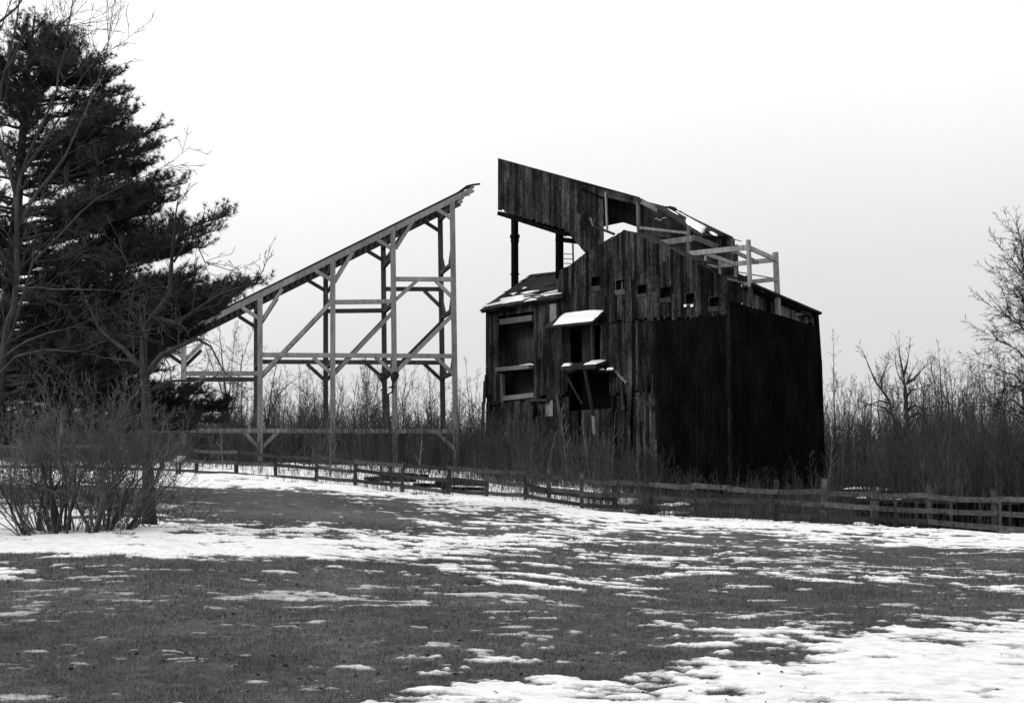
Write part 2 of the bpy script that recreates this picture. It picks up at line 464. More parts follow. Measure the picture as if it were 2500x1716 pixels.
# ------------------------------------------------------------------ the coal breaker building
dA = np.array([-13.9, 16.0, 0]); dA /= np.linalg.norm(dA)      # long front wall runs back to the left
dB = np.array([-dA[1] * -1, -dA[0], 0])                          # right-hand wall runs back to the right
dB = np.array([dA[1], -dA[0], 0])
C0 = P(1787, 1195, 78.0)
def PA(px, py, k=0.0): return hit(px, py, C0 + dB * k, dB)       # on a plane parallel to the long wall
def PB(px, py, k=0.0): return hit(px, py, C0 + dA * k, dA)
def sA(px, py, k=0.0):
    p = PA(px, py, k); return float(np.dot(p - C0, dA)), float(p[2])
def sB(px, py, k=0.0):
    p = PB(px, py, k); return float(np.dot(p - C0, dB)), float(p[2])
def A3(s, z, k=0.0): return np.array([*(C0 + dA * s + dB * k)[:2], z])
def B3(s, z, k=0.0): return np.array([*(C0 + dB * s + dA * k)[:2], z])

bld = empty('breaker_building', (C0[0] - 6, C0[1] + 10, gz(C0[0], C0[1])),
            'tall derelict dark plank coal breaker with high slanting chute and broken roof', 'building')

def interp_line(pts, fn, s, k=0.0):
    q = sorted(fn(x, y, k) for x, y in pts)
    xs = [a for a, _ in q]; zs = [b for _, b in q]
    return float(np.interp(s, xs, zs))

def plank_pieces(s0, s1, topz, botz, openings):
    """vertical strip minus openings -> list of (z0 pair, z1 pair)"""
    segs = [(botz, topz)]
    for (a, b, c, d) in openings:
        if s0 < b - .06 and s1 > a + .06:
            new = []
            for lo, hi in segs:
                l, h = min(lo), max(hi)
                if d <= l or c >= min(hi): new.append((lo, hi)); continue
                if c > max(lo): new.append((lo, (c, c)))
                if d < min(hi): new.append(((d, d), hi))
            segs = new
    return segs

def plank_wall(fn3, s_lo, s_hi, width, top, bot, k, thick, mat, parent, name='plank', openings=(), rag_top=.0, rag_bot=.0, gap=.012, joined=False, jit=.008, missing=0.0, lean=0.0, split=.35):
    s = s_lo; mbj = MB(); rr = rnd
    while s < s_hi - .04:
        w = width * rr.uniform(.78, 1.22)
        e = min(s + w, s_hi)
        t0, t1 = top(s), top(e - gap); b0, b1 = bot(s), bot(e - gap)
        dt = -rr.random() ** 3 * rag_top; db = rr.random() ** 3 * rag_bot
        kk = k + rr.uniform(-jit, jit); tk = kk - thick
        if rr.random() >= missing:
            pieces = []
            for lo, hi in plank_pieces(s, e, (t0 + dt, t1 + dt), (b0 + db, b1 + db), openings):
                if min(hi) - max(lo) < .12: continue
                if not joined and split and min(hi) - max(lo) > 2.2 and rr.random() < split:
                    zc = max(lo) + (min(hi) - max(lo)) * rr.uniform(.25, .75)
                    pieces += [(lo, (zc, zc)), ((zc + .03, zc + .03), hi)]
                else: pieces.append((lo, hi))
            for lo, hi in pieces:
                ln = rr.uniform(-lean, lean)
                q = []
                for kz in (kk, tk):
                    q += [fn3(s + ln, lo[0], kz), fn3(e - gap + ln, lo[1], kz), fn3(e - gap, hi[1], kz), fn3(s, hi[0], kz)]
                if joined: mbj.hexa(q)
                else: MB().hexa(q).build(name, mat, parent)
        s = e
    if joined and mbj.v: return mbj.build(name, mat, parent)

topA = [(1365, 660), (1398, 643), (1429, 618), (1525, 560), (1589, 588), (1623, 600), (1685, 631), (1775, 679), (1787, 686)]
eaveA = [(1186, 762), (1365, 728)]
sLeft = sA(1186, 900)[0]; sShed = sA(1367, 700)[0]
sPeak = sA(1525, 560)[0]; sStep = sA(1602, 800)[0]
def topfA(s): return interp_line(eaveA if s > sShed else topA, sA, s)
def zlineA(pts): return lambda s: interp_line(pts, sA, s)
gA = lambda s: gz(*(C0 + dA * s)[:2]) - .4
tier1 = zlineA([(1186, 800), (1400, 792), (1480, 788), (1602, 784), (1790, 776)])
tier2 = zlineA([(1186, 985), (1480, 968), (1602, 962)])

def rectA(x0, y0, x1, y1, k=0):
    a, za = sA(x1, (y0 + y1) / 2, k); b, zb = sA(x0, (y0 + y1) / 2, k)
    z1 = sA((x0 + x1) / 2, y0, k)[1]; z0 = sA((x0 + x1) / 2, y1, k)[1]
    return (a, b, z0, z1)
winpx = [(1446, 676, 1467, 698), (1505, 684, 1526, 707), (1558, 696, 1580, 717), (1615, 703, 1638, 726), (1675, 717, 1698, 741), (1733, 726, 1757, 748)]
wins = [rectA(*w) for w in winpx]
op1 = rectA(1219, 766, 1301, 897); op2 = rectA(1224, 905, 1304, 978)
op3 = rectA(1396, 797, 1466, 882); op4 = rectA(1388, 906, 1484, 1000)
op5 = rectA(1308, 985, 1340, 1015)
opens = wins + [op1, op2, op3, op4, op5]

# black sheet behind the planks darkens their gaps (wall), planks as sub-parts
def sheath():
    mb = MB(); s = 0.25
    br = sorted([0.25, sLeft] + [q for o in opens for q in o[:2]] + [sShed, sPeak] + list(np.linspace(1, sLeft - .2, 30)))
    for a, b in zip(br[:-1], br[1:]):
        if b - a < .03: continue
        t0, t1 = topfA(a + .01) - .12, topfA(b - .01) - .12
        for lo, hi in plank_pieces(a, b, (t0, t1), (gA(a), gA(b)), [(o[0] - .07, o[1] + .07, o[2], o[3]) for o in (op1, op2, op3, op4, op5)] + wins):
            if min(hi) - max(lo) < .05: continue
            mb.hexa([A3(a, lo[0], .26), A3(b, lo[1], .26), A3(b, hi[1], .26), A3(a, hi[0], .26),
                     A3(a, lo[0], .16), A3(b, lo[1], .16), A3(b, hi[1], .16), A3(a, hi[0], .16)])
    return mb.build('wall', M['sheath'], bld)
wallA = sheath()
# upper tier, middle tier, lower tier
plank_wall(A3, 0.06, sPeak, .235, topfA, tier1, 0, .03, M['plank'], wallA, openings=opens, rag_top=.06, rag_bot=.25, lean=.01, gap=.025)
plank_wall(A3, sPeak, sShed, .235, topfA, tier1, 0, .03, M['plank'], wallA, openings=opens, rag_top=.06, rag_bot=.25, lean=.01, gap=.025)
plank_wall(A3, sShed, sLeft, .25, topfA, tier2, 0.01, .03, M['plank'], wallA, openings=opens, rag_bot=.4, lean=.02)
plank_wall(A3, sStep, sShed, .26, lambda s: tier1(s) + .12, tier2, .07, .03, M['plank'], wallA, openings=opens, rag_top=.2, rag_bot=.5, lean=.03)
plank_wall(A3, sStep, sLeft, .27, lambda s: tier2(s) + .15, gA, .06, .03, M['plank'], wallA, openings=opens, rag_top=.3, lean=.04, missing=.04)
for (x0, y0, x1, y1, w, kk) in ((1183, 930, 1179, 1060, .22, -.05), (1186, 915, 1183, 985, .2, -.12), (1194, 960, 1196, 1075, .24, -.06), (1206, 985, 1212, 1090, .2, -.12), (1180, 980, 1176, 1120, .26, .05),
                                (1244, 990, 1240, 1080, .24, -.10), (1322, 990, 1326, 1070, .2, -.12), (1360, 960, 1372, 1060, .22, -.14), (1512, 900, 1522, 1000, .2, -.12), (1540, 940, 1536, 1040, .2, -.10)):
    MB().beam(PA(x0, y0, kk), PA(x1, y1, kk - .08), w, .03, ref=dB).build('loose_board', M['plank'], bld)
# narrow siding in the lower right: proud of the planks
stepline = zlineA([(1602, 783), (1687, 780), (1692, 774), (1771, 771), (1776, 762), (1790, 748)])
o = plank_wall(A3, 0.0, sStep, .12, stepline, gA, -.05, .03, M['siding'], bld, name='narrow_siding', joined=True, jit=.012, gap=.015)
tag(o, kind='stuff')
MB().beam(A3(0.02, C0[2] - .6, -.06), A3(0.02, sA(1787, 688)[1], -.02), .16, .16, ref=dA).build('corner_board', M['plank'], bld)

# windows: frame, sill, black sheet as the shaded recess
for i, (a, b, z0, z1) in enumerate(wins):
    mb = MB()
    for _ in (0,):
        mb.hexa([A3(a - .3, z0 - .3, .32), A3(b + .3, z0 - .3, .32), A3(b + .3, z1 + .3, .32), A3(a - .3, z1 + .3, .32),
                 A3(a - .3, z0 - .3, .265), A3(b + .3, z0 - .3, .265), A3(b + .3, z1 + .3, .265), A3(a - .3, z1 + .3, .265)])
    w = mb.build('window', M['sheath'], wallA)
    # frame pieces go one level up to stay within three levels
    fr = MB()
    for (s0, s1, c0, c1) in ((a - .06, a, z0 - .05, z1 + .05), (b, b + .06, z0 - .05, z1 + .05), (a, b, z1, z1 + .06), (a, b, z0 - .05, z0)):
        fr.hexa([A3(s0, c0, -.03), A3(s1, c0, -.03), A3(s1, c1, -.03), A3(s0, c1, -.03), A3(s0, c0, -.065), A3(s1, c0, -.065), A3(s1, c1, -.065), A3(s0, c1, -.065)])
    fr.build('window_frame', M['plank'], wallA)
    x0, y0, x1, y1 = winpx[i]
    sa, sb, c0, c1 = rectA(x0 - 1, y1 + 1, x1 + 2, y1 + (13 if i not in (2, 4) else 9))
    MB().hexa([A3(sa, c0, -.045), A3(sb, c0 + .03, -.045), A3(sb, c1, -.10), A3(sa, c1, -.10), A3(sa, c0, -.075), A3(sb, c0 + .03, -.075), A3(sb, c1, -.14), A3(sa, c1, -.14)]).build('window_sill', M['sill'], wallA)
    if i == 4:
        for xx in (1678, 1694):  # white blocks stand in for daylight through two small holes
            q = rectA(xx - 3, 744, xx + 3, 750)
            MB().hexa([A3(q[0], q[2], -.146), A3(q[1], q[2], -.146), A3(q[1], q[3], -.146), A3(q[0], q[3], -.146), A3(q[0], q[2], -.19), A3(q[1], q[2], -.19), A3(q[1], q[3], -.19), A3(q[0], q[3], -.19)]).build('hole_light_block', M['snow'], wallA)
    if i == 1:
        q = rectA(1514, 686, 1518, 706)
        MB().hexa([A3(q[0], q[2], .12), A3(q[1], q[2], .12), A3(q[1], q[3], .12), A3(q[0], q[3], .12), A3(q[0], q[2], .07), A3(q[1], q[2], .07), A3(q[1], q[3], .07), A3(q[0], q[3], .07)]).build('mullion', M['sill'], wallA)

# the shed bay on the left: interior behind the two openings
inner = MB()
zf, zt = op2[2] - 2, op1[3] + .8
inner_wall = plank_wall(A3, op1[0] - 1.5, sLeft - .1, .3, lambda s: zt, lambda s: zf, 1.6, .03, M['inner'], bld, name='inner_wall', joined=True)
tag(inner_wall, kind='stuff')
def beamA(p, q, w, h, mat, name='beam', k=0, k2=None, parent=bld):
    return MB().beam(PA(*p, k), PA(*q, k if k2 is None else k2), w, h, ref=dB if abs(p[0] - q[0]) < 30 and abs(p[1] - q[1]) > 20 else (0, 0, 1)).build(name, mat, parent)
beamA((1219, 787), (1301, 776), .22, .36, M['greyboard'], k=.25)
beamA((1222, 801), (1296, 797), .2, .22, M['oldbeam'], k=1.2)
MB().beam(PA(1222, 903, .1), PA(1304, 896, .1), .9, .26).build('floor_edge', M['greyboard'], bld)
MB().slab([PA(1222, 907, .5), PA(1304, 900, .5), PA(1304, 900, .5) + dB * 1.2, PA(1222, 907, .5) + dB * 1.2], (0, 0, .08)).build('floor', M['inner'], bld)
beamA((1228, 973), (1305, 964), .2, .30, M['greyboard'], k=.06)
beamA((1228, 984), (1226, 912), .2, .22, M['greyboard'], k=.05)
beamA((1292, 978), (1342, 977), .5, .16, M['oldbeam'], k=-.1)
MB().beam(PA(1198, 984, 0), PA(1222, 986, 0), .5, .10).build('ledge', M['oldbeam'], bld)
plank_wall(A3, rectA(1333, 978, 1351, 1016)[0], rectA(1333, 978, 1351, 1016)[1], .5, lambda s: sA(1342, 978)[1], lambda s: sA(1342, 1016)[1], -.03, .03, M['greyboard'], wallA)
plank_wall(A3, rectA(1343, 745, 1360, 792)[0], rectA(1343, 745, 1360, 792)[1], .5, lambda s: sA(1352, 742)[1], lambda s: sA(1352, 790)[1], -.04, .03, M['greyboard'], wallA)
def snow_on(pts, h=.07, parent=bld, name='snow_cover', n=10):
    """a soft irregular cap of snow on the quad a-b-c-d"""
    a, b, c, d = [np.asarray(p, float) for p in pts]
    V = []; Fc = []
    for i in range(n + 1):
        for j in range(n + 1):
            u, v = i / n, j / n
            p = (a * (1 - u) + b * u) * (1 - v) + (d * (1 - u) + c * u) * v
            e = min(u, 1 - u, v, 1 - v) * 2
            if e == 0: p = p + np.array([rnd.uniform(-.03, .03), rnd.uniform(-.03, .03), -.03])
            p = p + np.array([0, 0, .012 + h * min(1, e * 2.2) ** .6 * (.8 + .5 * math.sin(p[0] * 3.1 + p[1] * 2.3)**2 + rnd.uniform(-.06, .06))])
            V.append(p)
    for i in range(n):
        for j in range(n):
            k = i * (n + 1) + j; Fc.append((k, k + 1, k + n + 2, k + n + 1))
    return mesh(name, V, Fc, M['snow'], parent, smooth=True)
# ragged snow along the shed floor
snow_on([PA(1250, 899, -.1), PA(1303, 890, -.1), PA(1302, 889, .5), PA(1262, 897, .5)], .08)

# shed roof
ea, eb = PA(1171, 757, -.45), PA(1374, 722, -.45)
ra, rb = PA(1296, 671, 4.56), PA(1366, 664, 4.56)
rb2 = rb - dA * 0.6
shed = MB().slab([ea, eb, rb2, ra], (0, 0, -.10)).build('shed_roof', M['roof'], bld)
nrm = np.cross(eb - ea, ra - ea); nrm /= np.linalg.norm(nrm); nrm *= np.sign(nrm[2])
def onroof(u, v, h=0):   # u along eave 0..1, v up the slope 0..1
    return (ea * (1 - u) + eb * u) * (1 - v) + (ra * (1 - u) + rb2 * u) * v + nrm * h
for j in range(9):       # overlapping roofing courses
    v0 = j / 9.0; v1 = v0 + 1 / 9.0 + .012
    x = 0
    while x < .99:
        w = rnd.uniform(.08, .2); x1 = min(1, x + w)
        if rnd.random() < .93:
            lift = rnd.uniform(.0, .03) + (.05 if rnd.random() < .2 else 0)
            j0 = rnd.uniform(-.035, .02) if j == 0 else rnd.uniform(-.012, .012)
            q = [onroof(x, v0 + j0, .035 + lift - .12 * (j == 0) * rnd.random()), onroof(x1 - .004, v0 + j0 + rnd.uniform(-.02, .02), .035 + lift * rnd.uniform(.3, 1.5)), onroof(x1 - .004, v1, .012), onroof(x, v1, .012)]
            MB().slab(q, -nrm * .02).build('roofing_sheet', M['roof'], shed)
        x = x1
for (u, v, w, h, rot, lift) in [(.60, .06, .14, .10, .4, .25), (.70, .12, .17, .09, -.3, .22), (.83, .17, .16, .08, .2, .16), (.72, .26, .12, .08, .5, .25), (.55, .2, .1, .12, -.5, .22), (.93, .2, .08, .1, .1, .12)]:
    c, s_ = math.cos(rot), math.sin(rot)
    q = []
    for (x, y, l) in ((-w / 2, -h / 2, lift), (w / 2, -h / 2, lift * .7), (w / 2, h / 2, .06), (-w / 2, h / 2, .07)):
        q.append(onroof(u + x * c - y * s_, v + (x * s_ + y * c), l))
    tag(MB().slab(q, -nrm * .02).build('roofing_sheet', M['tin'], shed), 'curled pale roofing sheet')
def roofsnow(u0, u1, v0, v1, h=.08):
    V = []; Fc = []; n = 12
    ph = rnd.uniform(0, 6)
    for i in range(n + 1):
        for j in range(n + 1):
            u, v = i / n * 2 - 1, j / n * 2 - 1
            r = math.hypot(u, v); k = 1 / max(1e-6, max(abs(u), abs(v))) if r > 0 else 1
            uu, vv = (u / (r * k), v / (r * k)) if r > 0 else (0, 0)
            sc = 1 / k if r > 0 else 0
            uu, vv = (u / r * sc, v / r * sc) if r > 0 else (0, 0)
            ang = math.atan2(vv, uu); wob = 1 + .25 * math.sin(3 * ang + ph) + .15 * math.sin(7 * ang + ph * 2)
            V.append(onroof((u0 + u1) / 2 + uu * wob * (u1 - u0) / 2, (v0 + v1) / 2 + vv * wob * (v1 - v0) / 2, .05 + h * (1 - sc ** 3)))
    for i in range(n):
        for j in range(n):
            k = i * (n + 1) + j; Fc.append((k, k + 1, k + n + 2, k + n + 1))
    mesh('snow_patch', V, Fc, M['snow'], shed, smooth=True)
for q in [(.02, .60, .05, .20), (.60, .95, .07, .12), (.38, .62, .30, .34), (.12, .40, .17, .26), (.18, .30, .33, .38), (.56, .70, -.01, .05), (.30, .52, .20, .25), (.74, .98, .15, .19), (.30, .37, .47, .53)]: roofsnow(*q)
# roof timber showing under the eave
MB().beam(PA(1176, 762, -.30), PA(1372, 727, -.30), .08, .14).build('fascia_board', M['plank'], bld)
MB().slab([PA(1200, 765, .05), PA(1365, 735, .05), PA(1365, 735, .05) + dB * 4, PA(1200, 765, .05) + dB * 4], (0, 0, .1)).build('shed_ceiling', M['sheath'], bld)

# little awning with deep snow
aw = [PA(1330, 797, -1.35), PA(1447, 786, -1.35), PA(1476, 760, 0), PA(1366, 771, 0)]
awning = MB().slab(aw, (0, 0, -.10)).build('awning', M['oldbeam'], bld)
aw2 = [PA(1350, 793, -1.3), PA(1446, 783, -1.32), PA(1474, 757, 0), PA(1372, 768, 0)]
V = []; Fc = []; n = 10
snow_on(aw2, .16, awning)
MB().beam(PA(1444, 790, -1.1), PA(1447, 878, -1.1), .12, .12, ref=dB).build('post', M['oldbeam'], bld)
MB().beam(PA(1368, 790, -1.2), PA(1372, 893, -1.2), .10, .10, ref=dB).build('post', M['oldbeam'], bld)
# shelf platform under it
sh = [PA(1367, 897, -1.3), PA(1455, 891, -1.3), PA(1481, 880, 0), PA(1395, 888, 0)]
platform = MB().slab(sh, (0, 0, -.20)).build('platform', M['oldbeam'], bld)
snow_on([PA(1370, 894, -1.25), PA(1392, 892, -1.25), PA(1398, 888, -.4), PA(1376, 890, -.4)], .10, platform)
snow_on([PA(1425, 890, -1.2), PA(1456, 888, -1.2), PA(1480, 879, -.05), PA(1440, 884, -.2)], .08, platform)
b2 = MB().slab([PA(1458, 905, -.5), PA(1497, 902, -.5), PA(1499, 900, 0), PA(1462, 902, 0)], (0, 0, -.12)).build('ledge', M['oldbeam'], bld)
snow_on([PA(1462, 903, -.5), PA(1474, 902, -.5), PA(1476, 901, 0), PA(1464, 902, 0)], .06, b2)
snow_on([PA(1480, 903, -.5), PA(1497, 901, -.5), PA(1499, 899, 0), PA(1483, 900, 0)], .08, b2)
beamA((1428, 902), (1449, 1015), .16, .16, M['oldbeam'], name='prop', k=-1.2, k2=-.5)
beamA((1449, 1015), (1452, 1060), .2, .14, M['greyboard'], name='prop', k=-.5, k2=-.4)
beamA((1502, 905), (1530, 935), .12, .14, M['greyboard'], name='brace', k=-.1)
beamA((1556, 965), (1594, 995), .3, .12, M['oldbeam'], name='brace', k=-.1)
beamA((1376, 905), (1420, 985), .12, .14, M['oldbeam'], name='brace', k=-.9, k2=-.1)
# black sheets stand in for shade inside the bays
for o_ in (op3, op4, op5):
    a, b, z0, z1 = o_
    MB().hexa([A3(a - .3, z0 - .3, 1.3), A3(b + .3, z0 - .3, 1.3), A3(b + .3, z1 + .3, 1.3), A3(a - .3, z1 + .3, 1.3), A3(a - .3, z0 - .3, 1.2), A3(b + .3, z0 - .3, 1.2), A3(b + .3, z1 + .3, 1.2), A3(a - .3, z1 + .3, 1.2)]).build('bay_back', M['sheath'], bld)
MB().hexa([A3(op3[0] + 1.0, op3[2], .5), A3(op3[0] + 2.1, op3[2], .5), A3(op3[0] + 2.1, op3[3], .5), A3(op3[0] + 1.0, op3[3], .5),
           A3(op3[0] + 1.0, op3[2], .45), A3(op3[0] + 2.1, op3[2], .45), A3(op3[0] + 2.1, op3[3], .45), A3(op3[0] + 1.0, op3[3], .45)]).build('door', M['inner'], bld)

# right-hand wall B
sEnd = sB(2000, 900)[0]
cutB = [(1787, 736), (1830, 749), (1905, 770), (1968, 790), (1998, 800)]
roofB = [(1838, 702), (1920, 736), (1996, 768)]
gB = lambda s: gz(*(C0 + dB * s)[:2]) - .4
MB().hexa([B3(.1, gB(0), .2), B3(sEnd, gB(sEnd), .2), B3(sEnd, interp_line(cutB, sB, sEnd) - .1, .2), B3(.1, interp_line(cutB, sB, 0) - .1, .2),
           B3(.1, gB(0), .1), B3(sEnd, gB(sEnd), .1), B3(sEnd, interp_line(cutB, sB, sEnd) - .1, .1), B3(.1, interp_line(cutB, sB, 0) - .1, .1)]).build('end_wall', M['sheath'], bld)
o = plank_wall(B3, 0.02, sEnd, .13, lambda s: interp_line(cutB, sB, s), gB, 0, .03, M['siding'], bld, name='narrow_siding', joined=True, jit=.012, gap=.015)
tag(o, kind='stuff')
# dark upright boards at the corner above the cut
sTop = sB(1812, 720)[0]
plank_wall(B3, 0.02, sTop, .2, lambda s: interp_line([(1787, 685), (1812, 691)], sB, s), lambda s: interp_line(cutB, sB, s), .06, .03, M['plank'], bld)
# inside the open strip: pale inner boards, studs
stud_in = lambda a, b, mat, k=.7, d=0: plank_wall(B3, sB(a, 740, k)[0], sB(b, 740, k)[0], .5, lambda s: interp_line(roofB, sB, s) + .25, lambda s: interp_line(cutB, sB, s) - .4 + d, k, .03, mat, bld, name='inner_board')
for a, b, mt in ((1812, 1822, 'inner'), (1822, 1828, 'greyboard'), (1829, 1836, 'sheath'), (1842, 1852, 'greyboard'), (1852, 1862, 'inner'), (1862, 1871, 'inner'), (1871, 1880, 'sheath'), (1880, 1888, 'inner'), (1888, 1897, 'inner'),
                 (1905, 1912, 'greyboard'), (1912, 1918, 'greyboard'), (1918, 1926, 'greyboard'), (1926, 1932, 'inner'), (1932, 1938, 'greyboard'), (1939, 1949, 'greyboard'), (1949, 1956, 'inner'), (1956, 1963, 'inner'), (1963, 1971, 'greyboard'), (1971, 1980, 'inner'), (1980, 1992, 'inner')):
    stud_in(a, b, M[mt])
MB().beam(PB(1942, 768, .3), PB(1984, 764, .3), .1, .12).build('beam', M['greyboard'], bld)
MB().beam(PB(1955, 760, .2), PB(1982, 772, .2), .1, .12).build('beam', M['oldbeam'], bld)
MB().beam(PB(1842, 697, .1), PB(1866, 709, .1), .1, .25).build('beam', M['greyboard'], bld)
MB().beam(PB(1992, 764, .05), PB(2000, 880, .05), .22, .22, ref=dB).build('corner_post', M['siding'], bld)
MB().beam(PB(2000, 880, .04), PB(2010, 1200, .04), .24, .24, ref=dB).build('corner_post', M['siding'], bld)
rl = [PB(1838, 695, -.15), PB(2007, 767, -.15)]
MB().slab([rl[0], rl[1], rl[1] + dA * 2.2 + np.array([0, 0, -.35]), rl[0] + dA * 2.2 + np.array([0, 0, -.35])], (0, 0, .12)).build('lean_to_roof', M['roof'], bld)
MB().beam(PB(1842, 702, .2), PB(1996, 768, .2), .14, .2).build('rafter', M['oldbeam'], bld)
MB().slab([PB(1802, 667, 1.0), PB(1818, 674, 1.0), PB(1824, 672, 1.0), PB(1830, 678, 1.0), PB(1830, 690, 1.0), PB(1802, 685, 1.0)], dA * .05).build('broken_board', M['plank'], bld)

# rear of the building: back and left walls, roofs (plain boards)
DEP = 7.8
zl = sA(1186, 760)[1]
MB().hexa([A3(sLeft, gA(sLeft) , 0.3), A3(sLeft, gA(sLeft), DEP), A3(sLeft, zl - .2, DEP), A3(sLeft, zl - .2, 0.3),
           A3(sLeft - .1, gA(sLeft), 0.3), A3(sLeft - .1, gA(sLeft), DEP), A3(sLeft - .1, zl - .2, DEP), A3(sLeft - .1, zl - .2, 0.3)]).build('left_wall', M['plank'], bld)
bk = MB()
ss = np.linspace(0.2, sLeft - .1, 30)
for a, b in zip(ss[:-1], ss[1:]):
    f = lambda s: min(topfA(s) - .5, sA(1787, 745)[1] - .3) if s < sShed else zl - .3
    bk.hexa([A3(a, gA(a), DEP), A3(b, gA(b), DEP), A3(b, f(b - .01), DEP), A3(a, f(a + .01), DEP), A3(a, gA(a), DEP - .1), A3(b, gA(b), DEP - .1), A3(b, f(b - .01), DEP - .1), A3(a, f(a + .01), DEP - .1)])
bk.build('back_wall', M['sheath'], bld)
pk = A3(sPeak, sA(1525, 560)[1] - .06, .02); lf = A3(sShed, sA(1367, 660)[1] - .06, .02)
MB().slab([pk, lf, lf + dB * 4.5, pk + dB * 4.5], (0, 0, -.1)).build('roof', M['roof'], bld)
rg = A3(sA(1680, 628)[0], sA(1680, 628)[1] - .1, .02)
MB().slab([pk - dA * .02, rg, rg + dB * 2.6, pk - dA * .02 + dB * 2.6], (0, 0, -.1)).build('roof', M['roof'], bld)
# dark floor below the scaffold so the shell is closed
zc = sA(1787, 745)[1]
MB().slab([A3(.3, zc - .6, .3), A3(sPeak, zc - .6, .3), A3(sPeak, zc - .6, DEP), A3(.3, zc - .6, DEP)], (0, 0, -.1)).build('upper_floor', M['inner'], bld)

# ---- the high chute behind the gable
KC, KF = 3.0, 5.6
chute = MB().slab([PA(1218, 516, KC + .1), PA(1382, 568, KC + .1), PA(1382, 568, KC + .1) + dB * 2.4, PA(1218, 516, KC + .1) + dB * 2.4], (0, 0, -.22)).build('chute', M['sheath'], bld)
def cA(pts, k): return lambda s: interp_line(pts, lambda x, y, kk: sA(x, y, k), s)
ctop = [(1216, 388), (1285, 406), (1395, 439), (1421, 447), (1489, 467), (1563, 484)]
cbot = [(1216, 513), (1381, 564), (1429, 618), (1478, 640)]
s0, s1 = sA(1474, 550, KC)[0], sA(1216, 450, KC)[0]
plank_wall(A3, s0, s1, .25, cA(ctop, KC), cA(cbot, KC), KC, .03, M['chute'], chute, rag_top=.06, rag_bot=.16, jit=.012, lean=.01)
bkq = [PA(1217.5, 391, KC + .05), PA(1395, 442, KC + .05), PA(1472, 465, KC + .05), PA(1474, 638, KC + .05), PA(1431, 616, KC + .05), PA(1382, 562, KC + .05), PA(1218, 509, KC + .05)]
MB().slab(bkq, dB * .04).build('chute_lining', M['sheath'], chute)
# top band of side boards continuing right
sb0, sb1 = sA(1563, 480, KC)[0], sA(1478, 480, KC)[0]
for j in range(2):
    f = lambda px, py, j=j: PA(px, py + 9 * j, KC)
    MB().slab([f(1470, 462), f(1563, 484), f(1563, 492), f(1470, 470.5)], -dB * .04).build('side_board', M['chute'], chute)
MB().beam(PA(1420, 462, KC - .06), PA(1480, 488, KC - .06), .05, .14).build('side_board', M['sheath'], chute)
# far side of the chute
ftop = [(1216, 392), (1395, 443), (1563, 488), (1640, 508), (1700, 540), (1787, 581)]
fbot = [(1216, 520), (1381, 564), (1450, 560), (1484, 551), (1522, 543), (1560, 556), (1566, 592), (1787, 640)]
f0, f1 = sA(1789, 600, KF)[0], sA(1240, 450, KF)[0]
plank_wall(A3, f0, f1, .32, cA(ftop, KF), cA(fbot, KF), KF, .04, M['inner'], chute, name='far_board', gap=.004)
# chute roof over the closed part
MB().slab([PA(1216, 389, KC), PA(1563, 485, KC), PA(1563, 489, KF), PA(1219, 393, KF)], (0, 0, .08)).build('chute_roof', M['roof'], bld)
# under beams and legs
MB().beam(PA(1217, 521, KC - .02), PA(1381, 573, KC - .02), .22, .26).build('sill_beam', M['siding'], bld)
MB().beam(PA(1256.5, 530, KC + .2), PA(1257, 705, KC + .2), .36, .36, ref=dB).build('post', M['siding'], bld)
MB().beam(PA(1257, 573, KC + .2), PA(1257, 582, KC + .2), .5, .46, ref=dB).build('post_collar', M['siding'], bld)
MB().beam(PA(1257, 583, KC + .2), PA(1257, 592, KC + .2), .42, .4, ref=dB).build('post_collar', M['siding'], bld)
MB().beam(PA(1257, 668, KC + .2), PA(1257, 671, KC + .2), .5, .42, ref=dB).build('post_collar', M['siding'], bld)
MB().beam(PA(1366, 565, KC + .2), PA(1366, 680, KC + .2), .38, .38, ref=dB).build('post', M['siding'], bld)
MB().beam(PA(1368, 585, KC), PA(1402, 589, KC), .9, .30).build('landing', M['siding'], bld)
MB().beam(PA(1398.5, 588, KC), PA(1399.5, 645, KC), .08, .08, ref=dB).build('ladder_rail', M['iron'], bld)
for y in (609, 621, 632, 643):
    a, b = (1373, y + 11.5), (1399, y + 13)
    MB().beam(PA(1372, y + 12 - 1, KC), PA(1399, y + 13 - 1, KC), .05, .05).build('ladder_rung', M['iron'], bld)
# light posts and rafters of the open part
MB().beam(PA(1479, 470, KC - .05), PA(1482.5, 566, KC - .05), .11, .11, ref=dB).build('post', M['lumber'], bld)
MB().beam(PA(1557, 486, KC - .05), PA(1559.5, 572, KC - .05), .17, .17, ref=dB).build('post', M['greyboard'], bld)
MB().beam(PA(1565, 491, KC - .05), PA(1606, 512, KC - .05), .1, .3).build('rafter', M['greyboard'], bld)
MB().beam(PA(1552, 487, KC - .1), PA(1566, 489, KC - .1), .2, .2).build('joint_block', M['oldbeam'], bld)
MB().beam(PA(1562, 556, KC - .1), PA(1678, 569, KC - .1), .08, .15).build('beam', M['greyboard'], bld)
MB().beam(PA(1448, 552, KC - .05), PA(1500, 572, KC - .05), .12, .15).build('beam', M['oldbeam'], bld)
MB().beam(PA(1442, 532, KC - .1), PA(1448, 552, KC - .1), .08, .1, ref=dB).build('splinter', M['pale'], bld)
